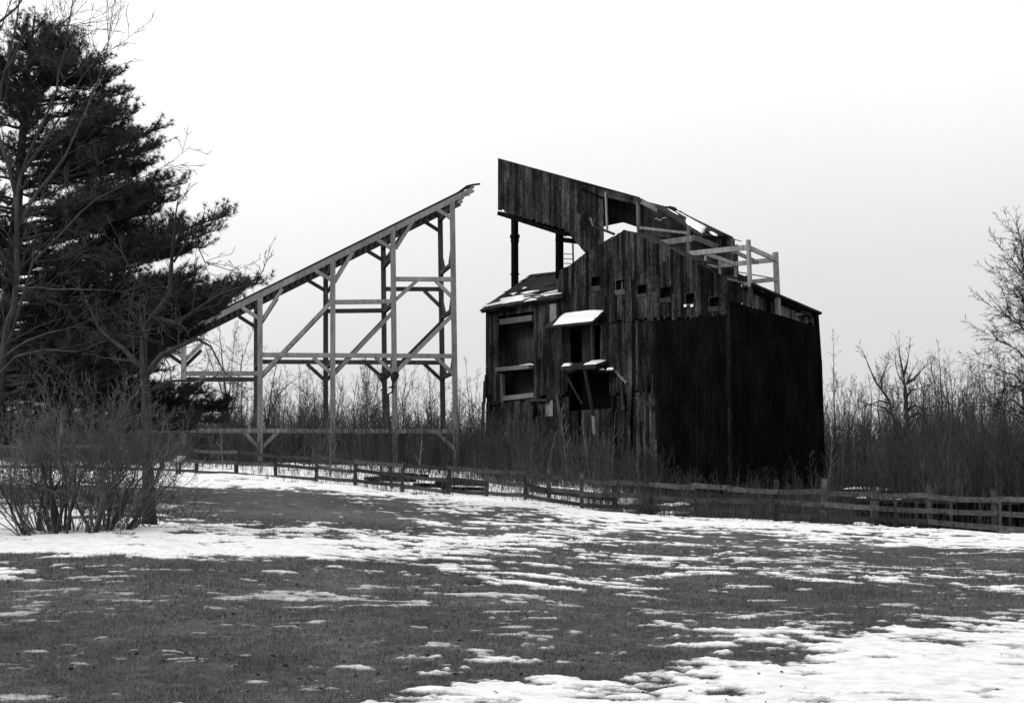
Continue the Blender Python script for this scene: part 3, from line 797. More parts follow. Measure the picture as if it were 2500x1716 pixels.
# broken roof of the right-hand half: boards running down the slope, some fallen
rn = [(1601, 500), (1640, 526), (1678, 552), (1716, 574)]       # near edge
rf = [(1640, 508), (1672, 522), (1700, 540), (1787, 581)]       # far edge
MB().beam(PA(1601, 503, KC - .1), PA(1716, 577, KC - .1), .1, .16).build('rafter', M['oldbeam'], bld)
bdr = MB
broof = MB().slab([PA(1660, 540, KC), PA(1716, 574, KC), PA(1770, 576, KF), PA(1700, 541, KF)], (0, 0, -.05)).build('broken_roof', M['roof'], bld)
for (a, b, c, d, mt, nm_) in [((1601, 499), (1616, 511), (1632, 524), (1622, 521), 'roof', 0)]:
    pass
def rb_(u, v, h=.03):
    n0 = np.array([np.interp(u, [0, .33, .66, 1], [q[0] for q in rn]), np.interp(u, [0, .33, .66, 1], [q[1] for q in rn])])
    f0_ = np.array([np.interp(u, [0, .33, .66, 1], [q[0] for q in rf]), np.interp(u, [0, .33, .66, 1], [q[1] for q in rf])])
    return PA(*n0, KC - .1) * (1 - v) + PA(*f0_, KF) * v + np.array([0, 0, h])
for i, v in enumerate(np.linspace(0, .93, 11)):
    u0 = rnd.uniform(0, .12) if i < 8 else .2; u1 = 1 - rnd.uniform(0, .12)
    if i in (2, 5): u0 = .35
    if i in (3,): u1 = .5
    pts = [rb_(u0, v, .03 + rnd.uniform(0, .06)), rb_((u0 + u1) / 2, v, .03), rb_(u1, v, .03 + rnd.uniform(0, .1)), rb_(u1, v + .078, .03), rb_((u0 + u1) / 2, v + .078, .03), rb_(u0, v + .078, .03 + rnd.uniform(0, .05))]
    MB().slab(pts, (0, 0, -.025)).build('roof_board', M['inner' if i % 3 else 'oldbeam'], broof)
snow_on([rb_(.60, .03), rb_(.97, .02), rb_(.80, .80), rb_(.42, .80)], .09, broof)
snow_on([rb_(.12, .30), rb_(.35, .34), rb_(.36, .44), rb_(.14, .42)], .05, broof)
snow_on([rb_(.20, .62), rb_(.48, .66), rb_(.48, .78), rb_(.20, .74)], .05, broof)
snow_on([rb_(.90, .45), rb_(.99, .4), rb_(.99, .55), rb_(.90, .6)], .07, broof)
MB().beam(PA(1606, 506, KF - .8), PA(1644, 509, KF - .8), .6, .15).build('roof_debris', M['roof'], broof)
MB().beam(PA(1637, 509, KF - .8), PA(1645, 516, KF - .8), .5, .3).build('roof_debris', M['roof'], broof)
MB().beam(PA(1644, 512, KF), PA(1788, 581, KF), .14, .12).build('ridge_board', M['roof'], bld)
MB().beam(PA(1784, 583, KF), PA(1810, 589, KF), .05, .05).build('splinter', M['iron'], bld)
# near side boards of the right half
plank_wall(A3, sA(1788, 600, KC + 1.8)[0], sA(1690, 590, KC + 1.8)[0], .5, lambda s: interp_line([(1690, 566), (1720, 578), (1788, 588)], lambda x, y, k: sA(x, y, KC + 1.8), s),
           lambda s: interp_line([(1690, 600), (1788, 604)], lambda x, y, k: sA(x, y, KC + 1.8), s), KC + 1.8, .03, M['oldbeam'], chute, name='side_board', rag_bot=.5)
MB().beam(PA(1788, 583, KC + 1.8), PA(1791, 636, KC + 1.8), .2, .2, ref=dB).build('post', M['inner'], bld)
plank_wall(A3, sA(1800, 650, KC + 1.8)[0], sA(1690, 640, KC + 1.8)[0], .3, lambda s: sA(1745, 606, KC + 1.8)[1], lambda s: sA(1745, 690, KC + 1.8)[1], KC + 1.9, .03, M['inner'], chute, name='far_board')

# ---- pale lumber scaffold over the right end
ka = float(np.dot(PB(1831, 640) - C0, dB)); kb = float(np.dot(PB(1897, 660) - C0, dB))
def sc(p, kp, q, kq, w=.12, h=.30, mat='lumber', name='scaffold_beam'):
    return MB().beam(PA(*p, kp), PA(*q, kq), w, h, ref=(0, 0, 1) if abs(p[0] - q[0]) > 12 else dB).build(name, M[mat], bld)
MB().beam(PB(1827, 586, .12), PB(1831, 700, .12), .19, .19, ref=dA).build('scaffold_post', M['lumber'], bld)
MB().beam(PB(1831, 700, .12), PB(1836, 750, .12), .19, .19, ref=dA).build('scaffold_post', M['oldbeam'], bld)
MB().beam(PB(1893, 616, .12), PB(1900, 771, .12), .24, .24, ref=dA).build('scaffold_post', M['lumber'], bld)
sc((1679, 620), ka, (1826, 604), ka, .12, .30)
sc((1752, 649), kb, (1893, 634), kb, .12, .27)
sc((1829, 605), ka, (1899, 636), kb, .12, .26)
sc((1727, 621), ka, (1797, 646), kb, .10, .24)
sc((1792, 614), ka, (1850, 641), kb, .10, .22)
sc((1684, 628), ka, (1752, 652), kb, .12, .26)
sc((1723, 612), ka + .1, (1723, 652), ka + .1, .11, .11, name='scaffold_post')
sc((1757, 632), kb, (1758, 672), kb, .11, .11, name='scaffold_post')
sc((1796, 642), kb, (1796, 684), kb, .13, .13, name='scaffold_post')
sc((1681, 552), ka, (1681, 626), ka, .15, .15, mat='greyboard', name='scaffold_post')
sc((1600, 595), ka, (1690, 583), ka, .14, .34, mat='greyboard')
sc((1693, 580), ka, (1752, 603), kb, .10, .34, mat='greyboard')
sc((1812, 691), kb, (1899, 681), kb, .12, .24)
sc((1800, 664), kb, (1896, 681), kb, .06, .06, mat='oldbeam')
sc((1560, 585), ka - .8, (1612, 590), ka, .14, .16, mat='oldbeam')
sc((1775, 682), ka, (1812, 689), kb, .10, .16, mat='greyboard')
sc((1740, 668), ka, (1800, 680), kb, .08, .12, mat='oldbeam')

# ------------------------------------------------------------------ timber trestle
uT = np.array([.973, .23, 0]); uT /= np.linalg.norm(uT); vT = np.array([-uT[1], uT[0], 0])
OT = P(1110, 1150, 90.0)
WT = 4.3
def T(px, py, t=0.0): return hit(px, py, OT + vT * t, vT)
tre = empty('timber_trestle', (OT[0] - 8, OT[1], gz(OT[0] - 8, OT[1])), 'tall grey timber trestle with knee braces carrying rails up a slope', 'trestle')
def tb(p, q, w, d, name, both=True, ext=0.0, t=0.0, mat=None):
    a, b = T(*p, t), T(*q, t)
    a[2] += rnd.uniform(-.02, .02); b[2] += rnd.uniform(-.02, .02)
    e = (b - a) / np.linalg.norm(b - a); a = a - e * ext; b = b + e * ext
    for i, off in enumerate((0, WT) if both else (0,)):
        # beam section: w in the frame plane, d across it
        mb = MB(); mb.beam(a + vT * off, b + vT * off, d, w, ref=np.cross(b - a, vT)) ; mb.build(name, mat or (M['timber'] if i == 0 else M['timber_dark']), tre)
def tpost(top, mid, w=.30):
    a = T(*top); b = T(*mid); dirv = (b - a); dirv /= -dirv[2]
    for i, off in enumerate((0, WT)):
        p = a + vT * off; zg = gz(p[0], p[1]) - .3
        q = p + dirv * (p[2] - zg)
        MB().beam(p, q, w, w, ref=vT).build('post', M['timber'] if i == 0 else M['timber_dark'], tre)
        MB().beam(p + vT * (WT if False else 0) + np.array([0, 0, 0]), p + np.array([0, 0, .02]), w * .9, w * .9, ref=vT) 
posts = [((300, 890), (300, 1040)), ((449, 822), (449, 1040)), ((635, 727), (635, 1040)), ((812.5, 638), (812.5, 1040)), ((959, 563), (964, 1040)), ((1104, 492), (1112, 1040))]
for a, b in posts: tpost(a, b)
strp = [(230, 921), (1154, 463)]
slope = (463 - 921) / (1154 - 230)
tb((180, 946), (1154, 463), .34, .20, 'stringer')
def pxs(x): return 463 + (x - 1154) * slope
# rails above ties
railp = [T(x, pxs(x) - 9.5) for x in (180, 700, 1118)] + [T(1140, 455), T(1155, 451.5), T(1172, 449.5)]
for off in (.0, .8, WT - .8, WT):
    
    pts = [p + vT * off for p in railp]
    if off > .5: pts[-1] = pts[-2] * .5 + pts[-1] * .5
    MB().tube(pts, [.07] * len(pts), 6).build('rail', M['iron'], tre)
x = 190
while x < 1150:
    p = T(x, pxs(x) - 4.5)
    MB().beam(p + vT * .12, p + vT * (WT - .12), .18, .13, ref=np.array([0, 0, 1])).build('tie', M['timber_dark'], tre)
    x += 15.5
for (x, y) in ((1125, 488), ):
    MB().beam(T(1104, 494, WT), T(1128, 490, WT), .3, .3).build('stub_beam', M['timber'], tre)
MB().beam(T(1140, 468, WT), T(1158, 466, WT), .05, .05).build('loose_rod', M['iron'], tre)
MB().beam(T(1130, 479, WT), T(1148, 477, WT), .05, .05).build('loose_rod', M['iron'], tre)
# girts
for a, b in (((965, 682), (1102, 682)), ((818, 737), (956, 737)), ((641, 866), (1106, 869)), ((455, 911), (630, 911)), ((300, 1051), (1110, 1053))):
    tb(a, b, .27, .24, 'girt')
# knee braces up to the stringer, left side and right side
for a, b in (((1060, 507), (1100, 532)), ((917, 583), (955, 607)), ((769, 660), (808, 684)), ((592, 752), (631, 776)), ((409, 847), (445, 870)),
             ((967, 606), (1008, 541)), ((818, 688), (860, 618)), ((641, 780), (688, 706)), ((455, 876), (493, 838)),
             ((1065, 687), (1103, 724)), ((965, 733), (1016, 687)),
             ((1065, 874), (1106, 912)), ((917, 872), (958, 909)), ((766, 874), (808, 912)),
             ((598, 1056), (628, 1090)), ((642, 1090), (675, 1056)), ((1070, 1058), (1106, 1094))):
    tb(a, b, .22, .18, 'knee_brace', ext=.05)
for a, b in (((968, 907), (1106, 768)), ((818, 911), (956, 766)), ((641, 913), (808, 738)), ((455, 957), (498, 918))):
    tb(a, b, .25, .16, 'diagonal_brace', ext=.05)
# cross bents
for (top, mid) in posts:
    a = T(*top)
    zz = a[2]; g = gz(a[0], a[1])
    dirv = T(*mid) - a; dirv /= -dirv[2]
    def at(z): return a + dirv * (a[2] - z)
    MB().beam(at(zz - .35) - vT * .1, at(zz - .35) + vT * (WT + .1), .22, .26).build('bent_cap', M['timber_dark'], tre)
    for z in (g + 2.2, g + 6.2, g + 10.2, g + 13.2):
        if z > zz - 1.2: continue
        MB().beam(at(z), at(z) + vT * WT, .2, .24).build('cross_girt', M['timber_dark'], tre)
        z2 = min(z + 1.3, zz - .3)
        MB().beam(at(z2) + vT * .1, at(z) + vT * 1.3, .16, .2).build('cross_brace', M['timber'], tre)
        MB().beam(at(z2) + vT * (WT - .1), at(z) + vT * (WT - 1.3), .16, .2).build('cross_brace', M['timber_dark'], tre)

# ------------------------------------------------------------------ fence
fen = empty('rail_fence', tuple(P(FP[13][0], FP[13][1], FP[13][2])), 'long weathered three-rail wooden fence running between the lawn and the brush', 'fence')
pp = []
for i, q in enumerate(FP):
    b = P(q[0], q[1], q[2]); b[2] = gz(b[0], b[1]) ; t = P(q[0], q[6], q[2])
    lean = rnd.uniform(-.06, .06)
    dark = q[0] < 1500
    top = t + np.array([lean, 0, 0])
    MB().beam(b - np.array([0, 0, .4]), top, .14 + rnd.uniform(-.01, .03), .13, ref=(0, 1, 0)).build('post', M['fence'], fen)
    pp.append([P(q[0], y, q[2] - .14) for y in q[3:6]])
for i in range(len(FP) - 1):
    for j in range(3):
        a = pp[i][j] + np.array([0, 0, rnd.uniform(-.06, .05)]); b = pp[i + 1][j] + np.array([0, 0, rnd.uniform(-.07, .05)])
        if i % 2: a = a + np.array([0, -.045, 0]); b = b + np.array([0, -.045, 0])
        e = (b - a) / np.linalg.norm(b - a)
        mid = (a + b) / 2 + np.array([0, 0, rnd.uniform(-.035, .015)])
        hh = .15 if FP[i][0] < 1400 else .17
        mb = MB()
        m = 4; pts = []
        for t_ in (0, .5, 1):
            c = (a - e * .09) * (1 - t_) + (b + e * .09) * t_
            if t_ == .5: c = mid
            pts.append(c)
        V = []
        for c in pts:
            V += [c + np.array([0, -.02, -hh / 2]), c + np.array([0, .02, -hh / 2]), c + np.array([0, .02, hh / 2]), c + np.array([0, -.02, hh / 2])]
        Fc = [(0, 1, 2, 3), (11, 10, 9, 8)]
        for k in range(2):
            for n_ in range(4): Fc.append((k * 4 + n_, (k + 1) * 4 + n_, (k + 1) * 4 + (n_ + 1) % 4, k * 4 + (n_ + 1) % 4))
        mb.add(V, Fc).build('rail', M['fence'], fen)

# ------------------------------------------------------------------ small reading desk sign
sg = P(436, 1163, 61)
sgn = empty('sign_stand', sg, 'small slanted information panel on two short legs before the fence, right of the crooked tree', 'sign')
g0 = gz(sg[0], sg[1])
for x in (431, 439.5):
    b = P(x, 1163, 61); b[2] = g0 - .1
    MB().beam(b, P(x, 1124, 61), .08, .08, ref=(0, 1, 0)).build('leg', M['iron'] if x < 435 else M['fence'], sgn)
MB().slab([P(423, 1125, 60.9), P(443, 1125, 60.9), P(454, 1112.5, 61.45), P(433, 1112.5, 61.45)], (0, 0, -.04)).build('panel', M['panel'], sgn)

# ------------------------------------------------------------------ floodlight pole
fl = P(956, 1196, 60)
flo = empty('floodlight_pole', fl, 'thin dark pole with two bell shaped floodlights standing before the trestle', 'lamp')
b = P(957, 1200, 60)
MB().tube([b - np.array([0, 0, .3]), P(952, 1080, 60), P(947.5, 962, 60)], [.06, .05, .045], 8).build('pole', M['iron'], flo)
MB().tube([P(936, 961, 60), P(940, 964, 60), P(948, 962, 60), P(957, 957, 60), P(958, 955, 60)], [.035] * 5, 6).build('yoke', M['iron'], flo)
for (tx, ty, cx_, cy_, bx, by) in ((934, 916, 935, 936, 937, 952), (964, 914, 960, 934, 958, 945)):
    a = P(tx, ty, 59.9); c = P(cx_, cy_, 60.0)
    lh = MB().tube([a + (a - c) * .05, a, a * .6 + c * .4, a * .3 + c * .7, c], [.10, .21, .17, .12, .05], 14).build('lamp_hood', M['iron'], flo, smooth=True)
    MB().tube([a + np.array([-.13, -.04, .03]), a + np.array([.02, -.02, .06]), a + np.array([.16, -.04, .04])], [.05, .09, .05], 8).build('visor', M['iron'], lh)
    MB().tube([c, P(bx, by, 60), P(bx, by + 14, 60)], [.05, .05, .035], 8).build('stem', M['iron'], flo)
    p = P(bx, by, 60)
    MB().tube([p - np.array([.13, 0, 0]), p - np.array([.06, 0, 0]), p + np.array([.06, 0, 0]), p + np.array([.13, 0, 0])], [.05, .035, .035, .05], 8).build('clamp_bar', M['iron'], flo)

# ------------------------------------------------------------------ vegetation
def grow(segs, p, d, L, r, lvl, rg, o):
    """recursive bare branch; o: dict of settings"""
    step = o['step'][min(lvl, len(o['step']) - 1)]
    n = max(2, int(L / step)); st = L / n
    p = np.array(p, float); d = np.array(d, float)
    nch = o['kids'][min(lvl, len(o['kids']) - 1)] * L
    start = o.get('bare', .25) if lvl == 0 else .12
    carry = rg.rand()
    for i in range(n):
        t = (i + 1) / n
        r0 = r * (1 - (i / n) * .85); r1 = r * (1 - t * .85)
        w = o['wig'][min(lvl, len(o['wig']) - 1)]
        d = d + rg.randn(3) * w + np.array([0, 0, o['up'][min(lvl, len(o['up']) - 1)]])
        d /= np.linalg.norm(d)
        q = p + d * st
        segs.append((*p, *q, max(r0, o['rmin']), max(r1, o['rmin'])))
        if lvl < o['max'] and t > start:
            carry += nch / n / (1 - start)
            while carry > 1:
                carry -= 1
                a = np.cross(d, rg.randn(3)); a /= np.linalg.norm(a)
                ang = o['ang'][min(lvl, len(o['ang']) - 1)] * rg.uniform(.7, 1.3)
                nd = d * math.cos(ang) + a * math.sin(ang)
                k = o['ratio'] * rg.uniform(.6, 1.15) * (1 - .55 * t if lvl == 0 else 1 - .4 * t)
                grow(segs, p + (q - p) * rg.rand(), nd, L * k, max(r1 * .6, o['rmin']), lvl + 1, rg, o)
        p = q

TREE = dict(step=[.5, .3, .22, .16], kids=[1.6, 2.6, 3.5, 4], wig=[.05, .10, .12, .12], up=[.02, .05, .06, .04], ang=[.8, .75, .7, .6], ratio=.5, max=3, rmin=.006, bare=.25)
def opt(**k): d = dict(TREE); d.update(k); return d

def path_tree(name, label, cat, limbs, mat_t, mat_c, seed, o, group=None, trunk_n=9, Yc=30):
    """limbs: list of (polyline of (px,py,Y), r0, r1, sprout). first is the trunk"""
    rg = np.random.RandomState(seed)
    base = P(*limbs[0][0][0]); base[2] = gz(base[0], base[1]) - .15
    root = empty(name, base + np.array([0, 0, .15]), label, cat, group)
    segs = []
    for li, (pl, r0, r1, spr) in enumerate(limbs):
        pts = [P(*q) for q in pl]
        if li == 0: pts[0] = base
        # subdivide with a little wander
        fine = [pts[0]]
        for a, b in zip(pts[:-1], pts[1:]):
            L = np.linalg.norm(b - a); n = max(1, int(L / .35))
            for k in range(1, n + 1):
                q = a + (b - a) * k / n
                if k < n: q = q + rg.randn(3) * .02 * min(1, L)
                fine.append(q)
        rad = [r0 + (r1 - r0) * i / (len(fine) - 1) for i in range(len(fine))]
        if li == 0: rad[0] = r0 * 1.35
        MB().tube(fine, rad, trunk_n if li == 0 else 6).build('trunk' if li == 0 else 'limb', mat_t, root, smooth=True)
        tot = sum(np.linalg.norm(b - a) for a, b in zip(fine[:-1], fine[1:]))
        cnt = int(spr * tot)
        for _ in range(cnt):
            t = rg.uniform(.12 if li else o.get('bare', .25), 1); k = min(len(fine) - 2, int(t * (len(fine) - 1)))
            d = fine[k + 1] - fine[k]; d /= np.linalg.norm(d)
            a = np.cross(d, rg.randn(3)); a /= np.linalg.norm(a)
            ang = rg.uniform(.5, 1.1)
            nd = d * math.cos(ang) + a * math.sin(ang)
            grow(segs, fine[k], nd, o['twig'] * rg.uniform(.5, 1.3) * (1.15 - .5 * t), max(o['rmin'], rad[k] * .35), 1, rg, o)
        for _ in range(2): grow(segs, fine[-1], (fine[-1] - fine[-2]) / np.linalg.norm(fine[-1] - fine[-2]), o['twig'] * .8, r1, 1, rg, o)
    if segs: segs_mesh('crown', segs, mat_c, root)
    return root

def auto_tree(name, label, px, py, Y, hgt, r, seed, o, mat_t, mat_c, lean=(0, 0), group=None, stems=1, cat='tree'):
    rg = np.random.RandomState(seed)
    b = P(px, py, Y); b[2] = gz(b[0], b[1]) - .1
    root = empty(name, b, label, cat, group)
    tr, cr = MB(), []
    for sidx in range(stems):
        segs = []
        d0 = np.array([lean[0] + rg.uniform(-.14, .14) * (stems > 1), lean[1] + rg.uniform(-.1, .1) * (stems > 1), 1.0]); d0 /= np.linalg.norm(d0)
        bb = b + np.array([rg.uniform(-.3, .3), rg.uniform(-.3, .3), 0]) * (stems > 1)
        grow(segs, bb, d0, hgt * (1 if stems == 1 else rg.uniform(.7, 1.05)), r, 0, rg, o)
        thick = [s for s in segs if s[6] > r * .42]; thin = [s for s in segs if s[6] <= r * .42]
        for s in thick: tr.tube([s[0:3], s[3:6]], [s[6], s[7]], 6)
        cr += thin
    tr.build('trunk', mat_t, root, smooth=True)
    segs_mesh('crown', cr, mat_c, root)
    return root

# --- crooked small tree beside the shrub
oc = opt(step=[.3, .16, .12, .1], kids=[2, 4.2, 5.5, 5], wig=[.1, .22, .25, .25], up=[.0, .03, .02, .0], ratio=.5, max=3, rmin=.0055, twig=.9, bare=.45)
Yt = 30
limbs = [([(366, 1283, Yt), (362, 1160, Yt), (360, 1075, Yt), (357, 965, Yt), (352, 922, Yt), (350, 865, Yt), (352, 817, Yt), (371, 774, Yt), (395, 746, Yt - .2), (414, 717, Yt - .3), (424, 588, Yt - .5), (432, 505, Yt - .6)], .145, .015, 1.3),
         ([(354, 920, Yt), (395, 865, Yt - .3), (438, 846, Yt - .6), (481, 827, Yt - .8), (515, 846, Yt - 1), (545, 905, Yt - 1.1)], .07, .012, 3.0),
         ([(372, 776, Yt), (429, 789, Yt - .3), (467, 765, Yt - .5), (538, 717, Yt - .8), (596, 698, Yt - 1), (634, 674, Yt - 1.2)], .06, .01, 3.2),
         ([(352, 900, Yt), (300, 850, Yt + .2), (240, 800, Yt + .5), (215, 740, Yt + .7)], .07, .012, 3.0),
         ([(356, 960, Yt), (420, 930, Yt + .5), (500, 925, Yt + .8)], .05, .01, 3.0),
         ([(352, 830, Yt), (320, 760, Yt - .6), (330, 680, Yt - 1), (300, 620, Yt - 1.2)], .05, .01, 2.4),
         ([(424, 640, Yt - .4), (470, 560, Yt - .6), (500, 640, Yt - .7), (560, 660, Yt - .8)], .025, .008, 2.5)]
path_tree('crooked_tree', 'small crooked bare tree with a stout trunk and gnarled twigs beside the shrub', 'tree', limbs, M['bark'], M['twig_grey'], 5, oc)
# pale looping strand beside its trunk
pts = [P(382, 1172, 29.7), P(389, 1182, 29.7), P(391, 1200, 29.7), P(392, 1215, 29.7), P(400, 1230, 29.7), P(411, 1243, 29.7), P(404, 1249, 29.6), P(386, 1251, 29.6)]
o = MB().tube(pts, [.011] * len(pts), 5).build('hanging_strand', M['pale'])
tag(o, 'thin pale strand looping down beside the crooked tree trunk', 'vine')

# --- tall bare tree at the left edge
ol = opt(step=[.4, .22, .16, .12], kids=[2, 3.4, 4.4, 5], wig=[.06, .11, .14, .14], up=[.02, .03, .03, .02], ratio=.52, max=3, rmin=.005, twig=1.7, bare=.35)
Yl = 28
limbs = [([(-40, 1300, Yl), (-16, 1050, Yl), (12, 840, Yl), (38, 708, Yl), (41, 560, Yl), (41, 470, Yl), (50, 432, Yl), (82, 351, Yl - .3), (138, 220, Yl - .6), (160, 120, Yl - .8), (168, 55, Yl - 1)], .10, .009, 2.2),
         ([(40, 480, Yl), (20, 400, Yl), (-10, 330, Yl + .3), (5, 200, Yl + .5), (40, 60, Yl + .6), (50, -40, Yl + .7)], .05, .010, 1.6),
         ([(38, 700, Yl), (94, 702, Yl - .5), (170, 706, Yl - .8), (263, 708, Yl - 1.1)], .024, .008, 2.2),
         ([(-10, 925, Yl), (38, 871, Yl - .5), (113, 853, Yl - 1), (188, 859, Yl - 1.2), (260, 830, Yl - 1.3)], .032, .01, 2.2),
         ([(0, 880, Yl), (62, 834, Yl - .3), (110, 815, Yl - .5), (200, 790, Yl - .6)], .026, .01, 2.2),
         ([(12, 850, Yl), (45, 760, Yl - .6), (80, 640, Yl - .9), (160, 560, Yl - 1.2), (230, 490, Yl - 1.4), (330, 440, Yl - 1.6)], .035, .01, 2.2),
         ([(41, 560, Yl), (90, 470, Yl + .4), (160, 380, Yl + .8), (210, 270, Yl + 1), (245, 180, Yl + 1.2), (265, 100, Yl + 1.3)], .035, .01, 1.8),
         ([(50, 432, Yl), (120, 330, Yl - .6), (200, 190, Yl - .9), (230, 150, Yl - 1)], .035, .008, 1.6),
         ([(-5, 330, Yl + .3), (-30, 150, Yl), (20, 20, Yl - .2)], .05, .01, 1.6),
         ([(10, 180, Yl + .5), (70, 66, Yl + .3), (150, 64, Yl)], .03, .008, 1.6),
         ([(-8, 60, Yl + .5), (40, 20, Yl + .3), (75, -30, Yl)], .03, .008, 1.6)]
path_tree('bare_tree', 'tall bare pale-barked tree at the left edge in front of the pine', 'tree', limbs, M['bark_grey'], M['twig_grey'], 8, ol)

# --- the many-stemmed shrub
def shrub():
    rg = np.random.RandomState(21)
    Yb = 27.5
    base = P(195, 1305, Yb); base[2] = gz(base[0], base[1])
    root = empty('bare_shrub', base, 'large bare many-stemmed shrub on the snow left of the crooked tree', 'shrub')
    o = opt(step=[.22, .14, .12, .10], kids=[4.5, 5.5, 6, 6], wig=[.11, .20, .24, .26], up=[.02, .05, .03, 0], ang=[.55, .65, .7, .7], ratio=.42, max=3, rmin=.0036, bare=.34)
    fine = []
    for i in range(170):
        u = rg.uniform(-1, 1); v = rg.uniform(-1, 1)
        b = base + np.array([np.sign(u) * abs(u) ** .8 * .88 + .12 * math.sin(u * 9), v * .6, 0]); b[2] = gz(b[0], b[1]) - .05
        ang = u * .52 + rg.randn() * .26
        d = np.array([math.sin(ang), v * .35 + rg.randn() * .12, math.cos(ang)]); d /= np.linalg.norm(d)
        big = i < 18
        L = rg.uniform(2.3, 3.4) * (1 - .25 * abs(u)) if big or rg.rand() < .62 else rg.uniform(.8, 1.9)
        segs = []
        grow(segs, b, d, L, rg.uniform(.025, .045) if big else rg.uniform(.007, .017), 0, rg, o)
        if big:
            main = [s for s in segs if s[6] > .018]
            chain = [main[0]]
            for s in main[1:]:
                if abs(s[0] - chain[-1][3]) + abs(s[1] - chain[-1][4]) + abs(s[2] - chain[-1][5]) < 1e-6: chain.append(s)
            MB().tube([chain[0][0:3]] + [s[3:6] for s in chain], [chain[0][6]] + [s[7] for s in chain], 6).build('stem', M['bark'], root, smooth=True)
        fine += segs
    segs_mesh('twigs', fine, M['twig_shrub'], root)
    # small scrubby growth between shrub and tree
    for (px, py, Y, n, sc_, nm2, lb) in ((300, 1297, 28.5, 45, 1.5, 'low_shrub', 'low twiggy shrub between the large shrub and the crooked tree'), (430, 1255, 33, 20, .9, 'low_shrub', 'low twiggy growth just right of the crooked tree foot')):
        bb = P(px, py, Y); bb[2] = gz(bb[0], bb[1])
        f2 = []
        for i in range(n):
            b = bb + np.array([rg.uniform(-.6, .6), rg.uniform(-.5, .5), 0]); b[2] = gz(b[0], b[1]) - .03
            ang = rg.randn() * .6
            d = np.array([math.sin(ang), rg.randn() * .3, math.cos(ang)]); d /= np.linalg.norm(d)
            grow(f2, b, d, sc_ * rg.uniform(.5, 1.1), .008, 0, rg, o)
        tag(segs_mesh(nm2, f2, M['twig']), lb, 'shrub')
shrub()

